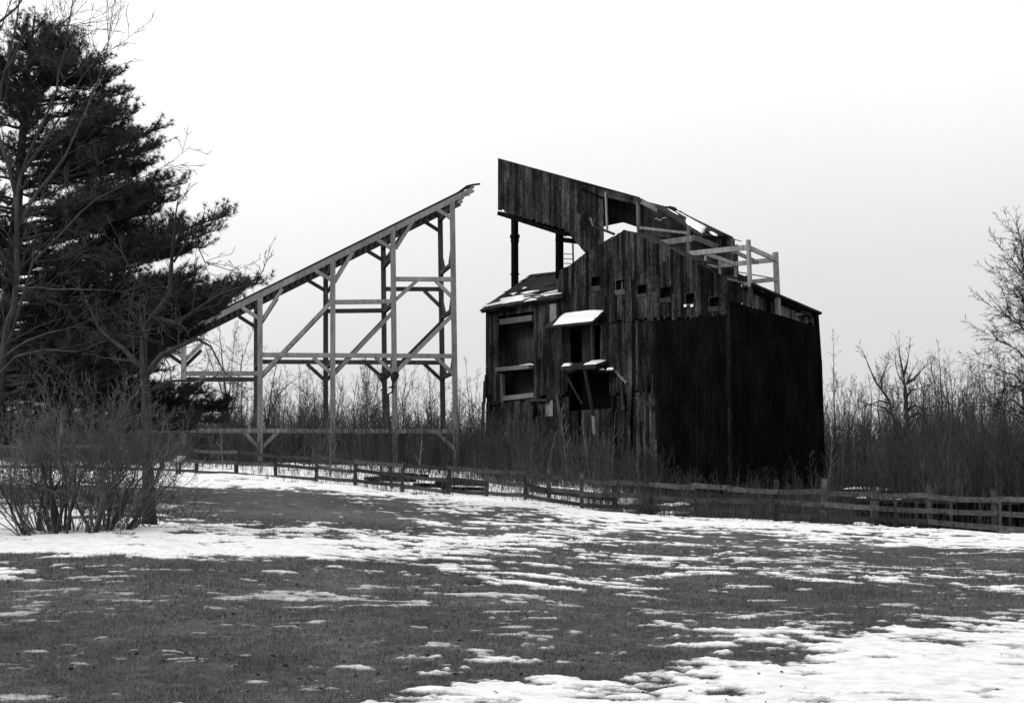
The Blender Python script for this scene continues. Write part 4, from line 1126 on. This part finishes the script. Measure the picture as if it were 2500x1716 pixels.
# --- the pine
def pine():
    rg = np.random.RandomState(33)
    Yp = 39.0
    base = P(-45, 1235, Yp); base[2] = gz(base[0], base[1])
    root = empty('pine_tree', base, 'big dark pine with layered sweeping branches at the left of the lawn', 'tree')
    top = P(95, 40, Yp)
    def axis(t): return base * (1 - t) + top * t + np.array([math.sin(t * 5) * .12, 0, 0])
    tp = [axis(t) for t in np.linspace(0, 1, 20)]
    MB().tube(tp, list(np.linspace(.30, .03, 20)), 10).build('trunk', M['bark'], root, smooth=True)
    tips = [(20, 110), (70, 85), (120, 75), (170, 90), (200, 110), (250, 150), (290, 185), (300, 230), (340, 270), (390, 315), (395, 350), (380, 400), (330, 430),
            (400, 440), (455, 447), (430, 490), (380, 520), (555, 525), (535, 560), (500, 605), (440, 560), (380, 610), (480, 670), (430, 690), (600, 705), (560, 740), (520, 760),
            (640, 690), (470, 790), (400, 800), (340, 760), (300, 820), (350, 870), (250, 880), (200, 830), (150, 900), (270, 300), (230, 400), (300, 480), (280, 640), (220, 720),
            (560, 985), (540, 1030), (500, 960), (460, 1050), (430, 1000), (400, 950), (520, 1000), (480, 1010), (440, 960), (545, 1005),
            (590, 715), (610, 700), (570, 725), (540, 745), (500, 775), (520, 740), (460, 760), (430, 820), (400, 850), (360, 800), (560, 700), (470, 720), (350, 640), (300, 560), (330, 520), (260, 200), (310, 250), (360, 330), (370, 360), (200, 130), (150, 110), (410, 470), (350, 470), (250, 330), (180, 250), (120, 180), (60, 160), (0, 190), (-20, 300), (10, 420), (-10, 560), (0, 700), (280, 740), (300, 900), (220, 930), (120, 940), (60, 900), (340, 930),
            (520, 790), (485, 815), (505, 765), (450, 835), (420, 865), (535, 765), (470, 790), (430, 800), (390, 850), (370, 880), (400, 905), (330, 860), (550, 745), (440, 770)]
    limb = MB(); segs = []; tw = []     # tw: (position, direction) of tufts
    def branch(a, b, r, sag, dens, thick):
        L = np.linalg.norm(b - a); n = max(6, int(L / .35))
        pts = []
        for i in range(n + 1):
            t = i / n
            p = a * (1 - t) + b * t
            p = p + np.array([0, 0, -sag * math.sin(math.pi * t) * L]) + rg.randn(3) * .03 * (0 < i < n)
            pts.append(p)
        limb.tube(pts, [r * (1 - .85 * i / n) for i in range(n + 1)], 5)
        d = (b - a) / L
        side = np.cross(d, (0, 0, 1)); side /= np.linalg.norm(side) + 1e-9
        for _ in range(int(dens * L)):
            t = rg.uniform(.16, 1) ** .8
            k = min(n - 1, int(t * n)); p0 = pts[k] + (pts[k + 1] - pts[k]) * (t * n - k if k < n else 0)
            ld = pts[k + 1] - pts[k]; ld /= np.linalg.norm(ld)
            l2 = rg.uniform(.35, .95) * (1.15 - .6 * t) * thick
            sd = ld * rg.uniform(.35, 1.0) + side * rg.choice([-1, 1]) * rg.uniform(.2, .9) + np.array([0, 0, rg.uniform(.05, .75)])
            sd /= np.linalg.norm(sd)
            p = p0.copy(); m = max(2, int(l2 / .13)); dd = sd.copy()
            for i in range(m):
                dd = dd + rg.randn(3) * .10 + np.array([0, 0, .07]); dd /= np.linalg.norm(dd)
                q = p + dd * l2 / m
                segs.append((*p, *q, .012 * (1 - i / m) + .004, .012 * (1 - (i + 1) / m) + .004))
                for _ in range(2): tw.append((*(p + (q - p) * rg.rand() + rg.randn(3) * .03), *(dd + rg.randn(3) * .45)))
                p = q
            for _ in range(3): tw.append((*p, *(dd + rg.randn(3) * .35)))
    H = top[2] - base[2]
    for ti, (px, py) in enumerate(tips):
        yy = Yp + rg.uniform(-1.9, 2.2)
        b = P(px, py, yy)
        Lh = abs(b[0] - axis(.5)[0])
        drop = .20 * Lh if py < 900 else -.10 * Lh
        za = (b[2] - drop - base[2]) / H
        if px < 220 and py < 250: za = (b[2] - 1.6 - base[2]) / H
        a = axis(min(.97, max(.08, za)))
        branch(a, b, .05 + .006 * Lh, .03, 14 if py < 940 else 22, 1.0 if py < 940 else .75)
        if Lh > 2.5 and py < 940:   # companions fan the foliage plate
            for s_ in (-1, 1):
                c = b * .82 + a * .18 + np.array([rg.uniform(-.2, .2), s_ * rg.uniform(.7, 1.4), rg.uniform(-.35, .2)])
                branch(a * .7 + b * .3, c, .03, .03, 15, .9)
    for i in range(120):       # the rest of the whorls
        t = rg.uniform(.10, .97)
        az = rg.uniform(0, 2 * math.pi)
        R = 3.6 * (1 - t) ** .6 + .7
        if math.cos(az) > .2: R *= .6
        a = axis(t)
        b = a + np.array([math.cos(az) * R, math.sin(az) * R, .22 * R + rg.uniform(-.2, .3)])
        branch(a, b, .045, .02, 14, 1.0)
    limb.build('limb', M['bark'], root, smooth=True)
    segs_mesh('twigs', segs, M['bark'], root)
    tw = np.array(tw); n = len(tw)
    p = tw[:, :3]; d = tw[:, 3:]; d /= np.linalg.norm(d, axis=1, keepdims=True)
    K = 8
    P0 = np.repeat(p, K, 0); D = np.repeat(d, K, 0) * .9 + rg.randn(n * K, 3) * .55; D /= np.linalg.norm(D, axis=1, keepdims=True)
    Ln = rg.uniform(.10, .19, (n * K, 1))
    w = np.cross(D, rg.randn(n * K, 3)); w /= np.linalg.norm(w, axis=1, keepdims=True); w *= rg.uniform(.004, .008, (n * K, 1))
    V = np.stack([P0 - w, P0 + w, P0 + D * Ln], 1).reshape(-1, 3)
    Fc = np.arange(n * K * 3).reshape(-1, 3)
    o = mesh('needles', V, Fc, M['needles'], root)
    tag(o, kind='stuff')
    print('pine tufts', n)
pine()

# --- background trees
o_bg = opt(step=[.6, .4, .3], kids=[2.2, 2.4, 2.6], wig=[.05, .10, .12], up=[.03, .05, .05], ratio=.42, max=3, rmin=.012, bare=.3, ang=[.65, .7, .6])
def px_tree(label, pl, r0, r1, seed, twig, spr, extra=(), Y=105, mat='bark', tw='twig', kids=None):
    limbs = [([(x, y, Y) for x, y in pl], r0, r1, spr)] + [([(x, y, Y) for x, y in q], r0 * .4, r1, spr * 1.3) for q in extra]
    oo = opt(step=[.6, .4, .3, .25], kids=[2, 3.0, 4.0, 4], wig=[.05, .12, .14, .14], up=[0, .05, .05, .03], ratio=.5, max=3, rmin=.009, bare=.3, twig=twig)
    return path_tree('bare_tree', label, 'tree', limbs, M[mat], M[tw], seed, oo, group='bare trees at the woodland edge' if seed < 511 else 'bare trees behind the trestle')
px_tree('leaning bare tree with a kinked trunk right of the building', [(2206, 1130), (2196, 1083), (2183, 1031), (2171, 978), (2153, 953), (2138, 933), (2125, 903), (2116, 880)], .20, .03, 41, 1.7, 1.4,
        [[(2172, 985), (2150, 978), (2130, 985)], [(2153, 953), (2152, 925), (2162, 900)], [(2180, 1015), (2160, 995), (2135, 990)]])
px_tree('stout upright bare tree with a thick dark trunk right of the leaning one', [(2222, 1130), (2218, 1076), (2213, 1005), (2213, 970), (2207, 925), (2200, 885), (2196, 862)], .30, .03, 42, 1.8, 1.5,
        [[(2214, 968), (2225, 952), (2243, 948)], [(2214, 935), (2232, 925), (2248, 905)], [(2216, 1000), (2232, 990), (2252, 995)], [(2216, 1022), (2235, 1010), (2258, 1012)], [(2209, 1000), (2208, 940), (2190, 905)], [(2206, 915), (2214, 890), (2218, 868)]])
px_tree('slender pale bare tree standing just right of the building', [(2043, 1160), (2040, 1080), (2037, 990), (2035, 900), (2034, 835)], .09, .015, 43, 1.3, 1.8, mat='bark_grey', tw='twig_grey', Y=115)
px_tree('thin bare tree with close upright limbs, fifth from the building', [(2305, 1130), (2298, 1050), (2285, 980), (2280, 930)], .12, .02, 44, 1.5, 1.8, [[(2316, 1100), (2316, 1000), (2310, 930)], [(2300, 1060), (2312, 1020), (2330, 940)]])
px_tree('feathery bare tree with a narrow tall crown left of the edge tree', [(2300, 1130), (2299, 1000), (2296, 920), (2292, 862)], .11, .015, 45, 1.3, 2.4, [[(2300, 1010), (2282, 950), (2275, 900)]], tw='twig_grey')
px_tree('thin bare tree before the crown of the edge tree', [(2408, 1110), (2400, 1040), (2393, 970), (2390, 905)], .11, .015, 46, 1.2, 1.6)
px_tree('thin forked bare tree between the stout tree and the upright limbs', [(2262, 1110), (2259, 1030), (2255, 970), (2250, 940)], .10, .02, 47, 1.2, 1.8)
px_tree('thin bare sapling with short twigs left of the leaning tree', [(2124, 1120), (2126, 1030), (2128, 970), (2124, 940)], .07, .02, 48, 1.0, 2.0)
px_tree('small bare tree with round crown right of the floodlight pole', [(990, 1110), (985, 1030), (982, 980), (990, 930)], .09, .02, 49, 1.5, 1.8, [[(983, 985), (1000, 950), (1010, 920)]], tw='twig_grey', Y=120)
px_tree('narrow pale bare tree seen under the trestle, between second and third posts', [(733, 1110), (733, 1020), (731, 960), (732, 905)], .07, .015, 50, 1.3, 2.6, tw='twig_grey', Y=125)
px_tree('many-limbed bare tree seen behind the left end of the trestle', [(562, 1110), (556, 1010), (548, 930), (540, 850), (536, 800)], .14, .02, 51, 2.0, 1.6,
        [[(558, 1030), (580, 950), (590, 880), (612, 820)], [(552, 980), (520, 900), (500, 840)], [(556, 1000), (566, 900), (572, 830)]], Y=110)
px_tree('bare tree with low arching limbs just behind the second trestle post', [(648, 1110), (655, 1020), (662, 960), (672, 900)], .12, .02, 52, 1.8, 1.8, [[(655, 1010), (690, 950), (715, 930)], [(652, 1040), (640, 960), (630, 900)]], Y=112)
px_tree('bare tree with fine crown half hidden behind the third trestle post', [(868, 1110), (866, 1040), (862, 990), (868, 950)], .08, .02, 53, 1.6, 1.9, [[(866, 1030), (880, 980), (890, 955)]], Y=115)
px_tree('bare tree with thin upright twigs left of the building', [(1150, 1110), (1148, 1030), (1143, 960), (1138, 900)], .07, .015, 54, 1.3, 1.8, [[(1148, 1040), (1160, 980), (1165, 930)]], Y=118, tw='twig_grey')
px_tree('low broad bare tree behind the pine foot', [(470, 1110), (465, 1020), (455, 950), (445, 880)], .1, .02, 55, 1.8, 1.8, [[(465, 1010), (490, 950), (505, 900)]], Y=108)

XL = ['slender bare tree nearest the pale birch right of the building', 'low slender bare tree midway between the pale birch and the leaning kinked tree',
      'slender bare tree just left of the leaning kinked tree top', 'tall slender bare tree between the leaning kinked tree and the stout tree',
      'slender bare tree just right of the stout dark tree', 'tall slender bare tree left of the feathery narrow-crowned tree',
      'slender bare tree just right of the close upright limbs', 'lower slender bare tree midway between upright limbs and the edge tree',
      'slender bare tree left of the thin tree before the edge crown', 'slender bare tree deep under the outer boughs of the edge tree',
      'slender bare tree half hidden by the middle of the edge tree', 'slender bare tree seen left of the second trestle post foot, behind the lower girts',
      'tall slender bare tree directly behind the second trestle post', 'slender bare tree behind the bay right of the second trestle post',
      'slender bare tree left of the third trestle post, behind the brace', 'low slender bare tree just right of the third trestle post',
      'slender bare tree left of the floodlight pole, behind the lower girts', 'slender bare tree right behind the floodlight pole',
      'low slender bare tree in the middle of the last trestle bay', 'slender bare tree left of the last trestle post',
      'slender bare tree right of the last trestle post', 'slender bare tree against the left edge of the building']
rx = np.random.RandomState(404)
for i, (px, top) in enumerate([(2070, 960), (2095, 985), (2150, 940), (2178, 900), (2245, 905), (2275, 885), (2325, 900), (2350, 935), (2370, 915), (2430, 930), (2455, 900), (600, 905), (625, 870), (690, 925), (775, 940), (830, 960), (905, 915), (930, 950), (1030, 955), (1060, 935), (1120, 960), (1165, 950)]):
    b_ = 1150; m1 = px + rx.uniform(-8, 8); m2 = m1 + rx.uniform(-10, 10); tp_ = m2 + rx.uniform(-8, 8)
    Yx = rx.uniform(105, 135)
    px_tree(XL[i], [(px, b_), (m1, b_ * .65 + top * .35), (m2, b_ * .3 + top * .7), (tp_, top)], rx.uniform(.08, .15), .014, 500 + i, rx.uniform(1.1, 1.9), 2.6,
            [[(m1, b_ * .6 + top * .4), (m1 + rx.choice([-1, 1]) * 14, b_ * .3 + top * .7), (m1 + rx.choice([-1, 1]) * 22, top + 25)]] if rx.rand() < .6 else (), Y=Yx, tw='twig_hazed' if rx.rand() < .35 else 'twig')
# big tree at the right edge
og = opt(step=[.5, .32, .24, .2], kids=[2.6, 4.4, 5.5, 5.0], wig=[.04, .09, .11, .12], up=[.02, .02, .0, -.01], ratio=.42, max=3, rmin=.008, bare=.10, ang=[.95, .7, .65, .6], twig=1.75)
Yr = 66
limbs = [([(2560, 1230, Yr), (2555, 1050, Yr), (2545, 900, Yr), (2530, 800, Yr), (2512, 700, Yr), (2500, 640, Yr), (2490, 580, Yr)], .30, .02, 7)] + [
         ([(2555 - 6 * i, 1080 - 58 * i, Yr), (2510 + 3 * i, 1010 - 60 * i, Yr + dz), (2470 + 5 * i, 975 - 62 * i, Yr + dz * 1.6), (ex + 18, 930 - 60 * i + rr_, Yr + dz * 2)], .075, .010, 9)
         for i, (ex, dz, rr_) in enumerate([(2395, 1, 60), (2385, -1, 20), (2400, .6, 10), (2405, -.8, 0), (2430, 1, 0), (2440, -1, -10), (2455, .5, 0)])] + [
         ([(2550, 960, Yr), (2600, 820, Yr), (2620, 700, Yr)], .10, .02, 3)]
path_tree('bare_tree', 'large bare tree with dense drooping crown at the right edge', 'tree', limbs, M['bark'], M['twig_dark'], 61, og)

# --- thickets: uncountable brush, replicated clumps in one mesh per band
def clump_proto(rg, n, h, spread, rmin, lv=2, kids=(2.4, 3.5), slim=.17):
    o = opt(step=[.45, .28, .22], kids=[kids[0], kids[1], kids[1]], wig=[.05, .12, .15], up=[.02, .05, .04], ratio=.36, max=lv, rmin=rmin, bare=.15, ang=[.50, .55, .6])
    segs = []
    for i in range(n):
        ang = rg.randn() * slim; az = rg.uniform(0, 6.28)
        d = np.array([math.sin(ang) * math.cos(az), math.sin(ang) * math.sin(az), math.cos(ang)])
        b = np.array([rg.uniform(-spread, spread), rg.uniform(-spread, spread), -.1])
        grow(segs, b, d, h * rg.uniform(.45, 1.1), rmin * 2.6, 0, rg, o)
    return segs
def thicket(name, seed, pts, hfun, rmin, n=9, mat='brush', spread=.8, kids=(2.4, 3.5), proto_h=3.0, label=None, nproto=6, lv=2, slim=.17):
    """clumps of switches set out by geometry nodes on a cloud of points"""
    rg = np.random.RandomState(seed)
    pc = bpy.data.collections.new(name + '_clumps')
    cnt = 0
    for k in range(nproto):
        sg = clump_proto(rg, n, proto_h, spread, rmin, lv, kids, slim); cnt += len(sg)
        o = segs_mesh('clump', sg, M[mat])
        o.data.transform(__import__('mathutils').Matrix.Translation(o.location)); o.location = (0, 0, 0)
        col.objects.unlink(o); pc.objects.link(o)
    z = height(pts[:, 0], pts[:, 1])
    V = np.concatenate([pts, z[:, None]], 1)
    me = bpy.data.meshes.new(name); me.vertices.add(len(V)); me.vertices.foreach_set('co', V.astype(np.float32).ravel())
    hs = np.array([hfun(x, y, rg) / proto_h for x, y in pts])
    sc3 = np.stack([.5 + .5 * hs, .5 + .5 * hs, hs], 1)
    me.attributes.new('rz', 'FLOAT_VECTOR', 'POINT').data.foreach_set('vector', np.stack([0 * hs, 0 * hs, rg.uniform(0, 6.28, len(hs))], 1).astype(np.float32).ravel())
    me.attributes.new('sc', 'FLOAT_VECTOR', 'POINT').data.foreach_set('vector', sc3.astype(np.float32).ravel())
    me.attributes.new('id3', 'INT', 'POINT').data.foreach_set('value', rg.randint(0, nproto, len(hs)).astype(np.int32))
    me.materials.append(M[mat])
    ob = bpy.data.objects.new(name, me); col.objects.link(ob)
    ng = bpy.data.node_groups.new(name, 'GeometryNodeTree')
    ng.interface.new_socket('Geometry', in_out='INPUT', socket_type='NodeSocketGeometry')
    ng.interface.new_socket('Geometry', in_out='OUTPUT', socket_type='NodeSocketGeometry')
    nn, ll = ng.nodes, ng.links
    gi, go = nn.new('NodeGroupInput'), nn.new('NodeGroupOutput')
    ip = nn.new('GeometryNodeInstanceOnPoints'); ci = nn.new('GeometryNodeCollectionInfo')
    ci.inputs['Collection'].default_value = pc; ci.inputs['Separate Children'].default_value = True
    def attr(nm_, ty):
        a = nn.new('GeometryNodeInputNamedAttribute'); a.data_type = ty; a.inputs['Name'].default_value = nm_; return a.outputs['Attribute']
    ll.new(gi.outputs[0], ip.inputs['Points']); ll.new(ci.outputs[0], ip.inputs['Instance'])
    ip.inputs['Pick Instance'].default_value = True
    ll.new(attr('id3', 'INT'), ip.inputs['Instance Index']); ll.new(attr('sc', 'FLOAT_VECTOR'), ip.inputs['Scale'])
    e2r = nn.new('FunctionNodeEulerToRotation'); ll.new(attr('rz', 'FLOAT_VECTOR'), e2r.inputs[0]); ll.new(e2r.outputs[0], ip.inputs['Rotation'])
    ll.new(ip.outputs[0], go.inputs[0])
    md = ob.modifiers.new('scatter', 'NODES'); md.node_group = ng
    print(name, 'proto segs', cnt, 'instances', len(pts))
    return tag(ob, label, 'brush', kind='stuff')

def band(rg, n, px0, px1, Y0, Y1, keep=lambda px, Y: True):
    out = []
    while len(out) < n:
        px = rg.uniform(px0, px1); Y = rg.uniform(Y0, Y1)
        if keep(px, Y): x = (px - CX) / F * Y; out.append((x, Y))
    return np.array(out)
inside = lambda x, y: (lambda v: -0.6 < np.dot(v, dA) < sLeft + .8 and -.7 < np.dot(v, dB) < DEP + .5)(np.array([x, y, 0]) - np.array([C0[0], C0[1], 0]))
def free(px, Y): x = (px - CX) / F * Y; return not inside(x, Y)
rgb = np.random.RandomState(71)
def h_far(x, y, rg):
    px = CX + F * x / y
    v = float(fbm(np.array([px / 55.]), np.array([y / 12.]), 3)[0])
    return (3.9 + 6.5 * max(0, v - .30)) * rg.uniform(.7, 1.15) * (1.0 if px < 1200 else 1.1)
thicket('brush_thicket', 72, np.concatenate([band(rgb, 420, -200, 1260, 100, 150), band(rgb, 330, 1950, 2700, 92, 150)]), h_far, .0085, mat='twig_grey', n=7, kids=(2.6, 3.6), spread=1.2, proto_h=5, slim=.14,
        label='tall bare brush growing behind the trestle and the building')
def h_haze(x, y, rg):
    px = CX + F * x / y
    return rg.uniform(6.0, 10.5) * (1.0 if px < 1200 else 1.12)
thicket('far_wood', 75, np.concatenate([band(rgb, 130, -200, 1260, 125, 175), band(rgb, 120, 1950, 2700, 115, 175)]), h_haze, .009, n=3, kids=(3.4, 4.5), spread=1.6, proto_h=8, slim=.10, lv=2, mat='twig_hazed',
        label='far hazy bare woodland beyond the brush')
def h_mid(x, y, rg):
    px = CX + F * x / y
    k = float(np.interp(px, [-100, 400, 700, 1000, 1200, 1400, 1600, 1750, 2000, 2100, 2600], [2.9, 3.0, 3.0, 3.3, 3.4, 3.0, 2.2, 1.5, 2.0, 3.2, 4.0]))
    return k * rg.uniform(.7, 1.15)
thicket('brush_thicket', 73, np.concatenate([band(rgb, 300, -200, 1180, 92, 104, free), band(rgb, 150, -200, 1220, 72, 90, free), band(rgb, 85, 1180, 1640, 68, 84, free), band(rgb, 14, 1640, 2000, 68, 76, free), band(rgb, 260, 2015, 2700, 60, 95, free)]),
        h_mid, .0065, n=8, kids=(3.2, 4.0), proto_h=3, label='dense bare brush along the foot of the trestle and building')
def h_near(x, y, rg): return rg.uniform(.5, 1.7)
thicket('weed_stalks', 74, np.concatenate([band(rgb, 34, 560, 900, 58, 72), band(rgb, 130, 900, 1500, 56, 67), band(rgb, 45, 1240, 1700, 52, 57), band(rgb, 40, 1600, 2500, 47.5, 51), band(rgb, 14, 1450, 1520, 51.5, 53.5), band(rgb, 60, 1450, 2060, 52, 64), band(rgb, 80, 2000, 2700, 50, 60)]),
        h_near, .005, n=6, kids=(2, 2), proto_h=2, lv=1, label='thin dead stalks and switches standing behind the fence')

# pale saplings one can tell apart
sap = opt(step=[.4, .25], kids=[1.4, 2], wig=[.025, .1], up=[.02, .05], ratio=.25, max=1, rmin=.010, bare=.35, ang=[.5, .5])
saps = [(1490, 1150, 74, 4.0, 'first', 'thin pale sapling before the dark bay of the building'), (1560, 1150, 72, 3.2, '', 'thin pale sapling before the plank wall, left of the smooth siding'),
        (1385, 1140, 74, 4.2, '', 'thin pale sapling under the snowy platform'), (1330, 1150, 72, 2.8, '', 'short pale sapling before the shed bay'),
        (2052, 1175, 80, 4.3, '', 'leaning pale sapling just right of the building corner'), (2020, 1180, 76, 3.6, '', 'straight pale sapling touching the building corner'),
        (2088, 1170, 80, 3.8, '', 'thin pale sapling right of the leaning sapling'), (806, 1150, 68, 3.4, '', 'pale sapling crossing the third trestle post'),
        (545, 1130, 70, 2.8, '', 'pale sapling left of the second trestle post'), (1020, 1150, 66, 3.0, '', 'pale sapling between floodlight pole and last trestle post'),
        (1440, 1150, 76, 3.6, '', 'thin pale sapling crossing the prop under the platform'), (2110, 1180, 82, 3.2, '', 'short pale sapling over the snowy log pile')]
for i, (px, py, Y, h, _, lb) in enumerate(saps):
    rg = np.random.RandomState(200 + i); b = P(px, py, Y); b[2] = gz(b[0], b[1]) - .1
    segs = []; d = np.array([rg.uniform(-.1, .14), 0, 1.0]); d /= np.linalg.norm(d)
    grow(segs, b, d, h, .026, 0, rg, sap)
    tag(segs_mesh('sapling', segs, M['pale'], n=4), lb, 'sapling', group='pale saplings in the brush')

# ------------------------------------------------------------------ fallen timber beyond the fence
def log_thing(label, pieces, snow=()):
    c = P(*pieces[0][0]); c[2] = gz(c[0], c[1])
    root = empty('fallen_timber', c, label, 'timber')
    for p, q, w, h in pieces:
        a, b = P(*p), P(*q)
        a[2] = gz(a[0], a[1]) + h / 2 + .05; b[2] = gz(b[0], b[1]) + h / 2 + .03
        pl = MB().beam(a, b, w, h).build('board', M['siding'], root)
        if snow: snow_on([a + np.array([0, -w / 2, h / 2]), b + np.array([0, -w / 2, h / 2]), b + np.array([0, w / 2, h / 2]), a + np.array([0, w / 2, h / 2])], .10, root)
    return root
log_thing('dark boards fallen across the snow behind the fence, left of the fence bend', [((1020, 1175, 62), (1090, 1168, 63), .7, .16), ((1070, 1166, 66), (1180, 1158, 67), .8, .18), ((1078, 1185, 60), (1182, 1182, 60), .5, .14)])
log_thing('dark fallen boards on the snow behind the floodlight pole', [((905, 1170, 66), (1000, 1162, 68), .9, .18), ((930, 1160, 70), (1040, 1150, 71), .8, .2), ((950, 1178, 62), (1010, 1182, 61), .4, .12)])
log_thing('snow-topped fallen timber behind the fence in front of the plank wall', [((1300, 1155, 64), (1490, 1172, 61), .35, .25)], snow=True)
log_thing('pair of snow-covered planks behind the fence before the smooth siding', [((1560, 1198, 58), (1690, 1190, 60), .3, .2), ((1600, 1208, 56.5), (1688, 1200, 58), .25, .15)], snow=True)
log_thing('snow-topped log pile behind the fence right of the building', [((2060, 1180, 70), (2180, 1172, 70), 1.4, .5), ((2090, 1190, 66), (2200, 1186, 66), .8, .2)], snow=True)
log_thing('thin snowy boards low behind the right end of the fence', [((2080, 1268, 50), (2165, 1266, 50), .25, .12), ((2390, 1262, 49.4), (2428, 1262, 49.4), .3, .12)], snow=True)

# low black board wall in the ditch behind the right end of the fence
lw0, lw1 = P(2092, 1285, 52.5), P(2640, 1290, 50.5)
lw = empty('board_wall', lw0, 'low black board wall in the ditch behind the right end of the fence', 'wall')
lL = np.linalg.norm((lw1 - lw0)[:2]); le = (lw1 - lw0) / np.linalg.norm(lw1 - lw0); ln_ = np.array([-le[1], le[0], 0])
x = 0
while x < lL:
    w = rnd.uniform(.28, .42); a = lw0 + le * x; b = lw0 + le * (x + w - .015)
    zt = P(2300, 1224 + x * .9, 51.5)[2] + rnd.uniform(-.05, .03); zb = min(gz(a[0], a[1]), gz(b[0], b[1])) - .2
    q = [np.array([a[0], a[1], zb]), np.array([b[0], b[1], zb]), np.array([b[0], b[1], zt]), np.array([a[0], a[1], zt])]
    MB().hexa(q + [p + ln_ * .03 for p in q]).build('plank', M['siding'], lw)
    x += w
for px in (2128, 2187, 2238, 2322, 2392, 2441, 2466):
    a = P(px, 1290, 50.4); a[2] = gz(a[0], a[1]) - .1
    MB().beam(a, P(px, 1222, 50.4), .06 if px in (2392, 2466) else .09, .06, ref=(0, 1, 0)).build('post', M['fence'], lw)
# stones at the fence foot
def stone(px, py, Y, sx, sz, label, mat='stone'):
    rg = np.random.RandomState(int(px)); b = P(px, py, Y)
    b[2] = gz(b[0], b[1])
    V = []; Fc = []; nu, nv = 10, 6
    for j in range(nv + 1):
        th = math.pi * j / nv
        for i in range(nu):
            ph = 2 * math.pi * i / nu; k = 1 + rg.uniform(-.14, .14)
            V.append(b + np.array([math.cos(ph) * math.sin(th) * sx * k, math.sin(ph) * math.sin(th) * sx * .7 * k, math.cos(th) * sz * k + sz * .4]))
    for j in range(nv):
        for i in range(nu): Fc.append((j * nu + i, (j + 1) * nu + i, (j + 1) * nu + (i + 1) % nu, j * nu + (i + 1) % nu))
    o = mesh('stone' if mat == 'stone' else 'snow_lump', V, Fc, M[mat], smooth=True)
    tag(o, label, 'stone' if mat == 'stone' else 'snow')
stone(1555, 1250, 50, .12, .07, 'small dark stone in the snow before the middle of the fence')
stone(1690, 1262, 50.3, .14, .09, 'dark stone at the fence post before the smooth siding')
stone(2450, 1300, 45, .22, .1, 'low dark stone at the foot of the rightmost fence post')
stone(1480, 1240, 51.5, .45, .12, 'low dark mound under the fence with snow around it')
stone(2216, 1290, 46.6, .12, .09, 'dark stone under the fence between its two rightmost bays')
stone(1945, 1277, 48.2, .15, .08, 'dark stone at the fence foot below the building corner')
stone(2470, 1284, 47.5, .16, .14, 'small snow lump behind the last fence bay, left one', 'snow')
stone(2492, 1280, 47.5, .13, .16, 'small snow lump behind the last fence bay, right one', 'snow')

# ------------------------------------------------------------------ grass blades on the near lawn
def grass():
    rg = np.random.RandomState(91)
    n = 420000
    inv = rg.uniform(1 / 34., 1 / 10.3, n); Y = 1 / inv ** 1.0
    X = rg.uniform(-.40, .40, n) * Y
    sn = snow_at(X, Y)
    cl = fbm(X * 2.2, Y * 2.2, 3)
    keep = (sn < .42) & (rg.rand(n) < .35 + 1.1 * (cl - .3))
    keep |= (sn < .75) & (rg.rand(n) < .10)
    X, Y, cl = X[keep], Y[keep], cl[keep]; n = len(X)
    Z = height(X, Y) - .006
    h = rg.uniform(.018, .05, n) * (.6 + .9 * cl) * np.clip(Y / 14, 1, 1.8)
    az = rg.uniform(0, 6.28, n); ln = rg.uniform(.1, .9, n)
    w = rg.uniform(.0018, .004, n) * np.clip(Y / 12, 1, 2.4)
    wa = az + 1.57
    p = np.stack([X, Y, Z], 1)
    wv = np.stack([np.cos(wa) * w, np.sin(wa) * w, 0 * w], 1)
    tip = p + np.stack([np.cos(az) * h * ln, np.sin(az) * h * ln, h], 1)
    V = np.stack([p - wv, p + wv, tip], 1).reshape(-1, 3)
    o = mesh('grass', V, np.arange(n * 3).reshape(-1, 3), M['blade'])
    tag(o, 'short dull winter grass of the near lawn', 'grass', kind='stuff')
    print('blades', n)
M['blade'] = wood('lawn_blade', .04, .16, rand=0, axis='N', streak=14, bump=0)
grass()

def leaves():
    rg = np.random.RandomState(17); n = 5200
    Y = 1 / rg.uniform(1 / 40., 1 / 10.5, n); X = rg.uniform(-.4, .4, n) * Y
    keep = fbm(X * .6 + 50, Y * .6, 3) > rg.uniform(.30, .62, n); keep &= (snow_at(X, Y) < .35) | (rg.rand(n) < .04); X, Y = X[keep], Y[keep]; n = len(X)
    Z = height(X, Y) + .045 * np.clip(snow_at(X, Y) * 1.5 - .2, 0, 1) + .008
    sz = rg.uniform(.012, .035, n); az = rg.uniform(0, 6.28, n)
    a = np.stack([np.cos(az) * sz, np.sin(az) * sz, rg.uniform(-.3, .6, n) * sz], 1); b = np.stack([-np.sin(az) * sz * .6, np.cos(az) * sz * .6, rg.uniform(-.2, .6, n) * sz], 1)
    p = np.stack([X, Y, Z], 1)
    V = np.stack([p - a, p + b, p + a, p - b], 1).reshape(-1, 3)
    tag(mesh('leaf_litter', V, np.arange(n * 4).reshape(-1, 4), M['leaf']), 'small dark fallen leaves scattered over the lawn and snow', 'leaves', kind='stuff')
M['leaf'] = wood('dead_leaf', .012, .10, rand=0, axis='N', streak=9, bump=0)
leaves()
tot = sum(len(o.data.polygons) for o in scene.objects if o.type == 'MESH')
print('polys', tot, 'objects', len(scene.objects))
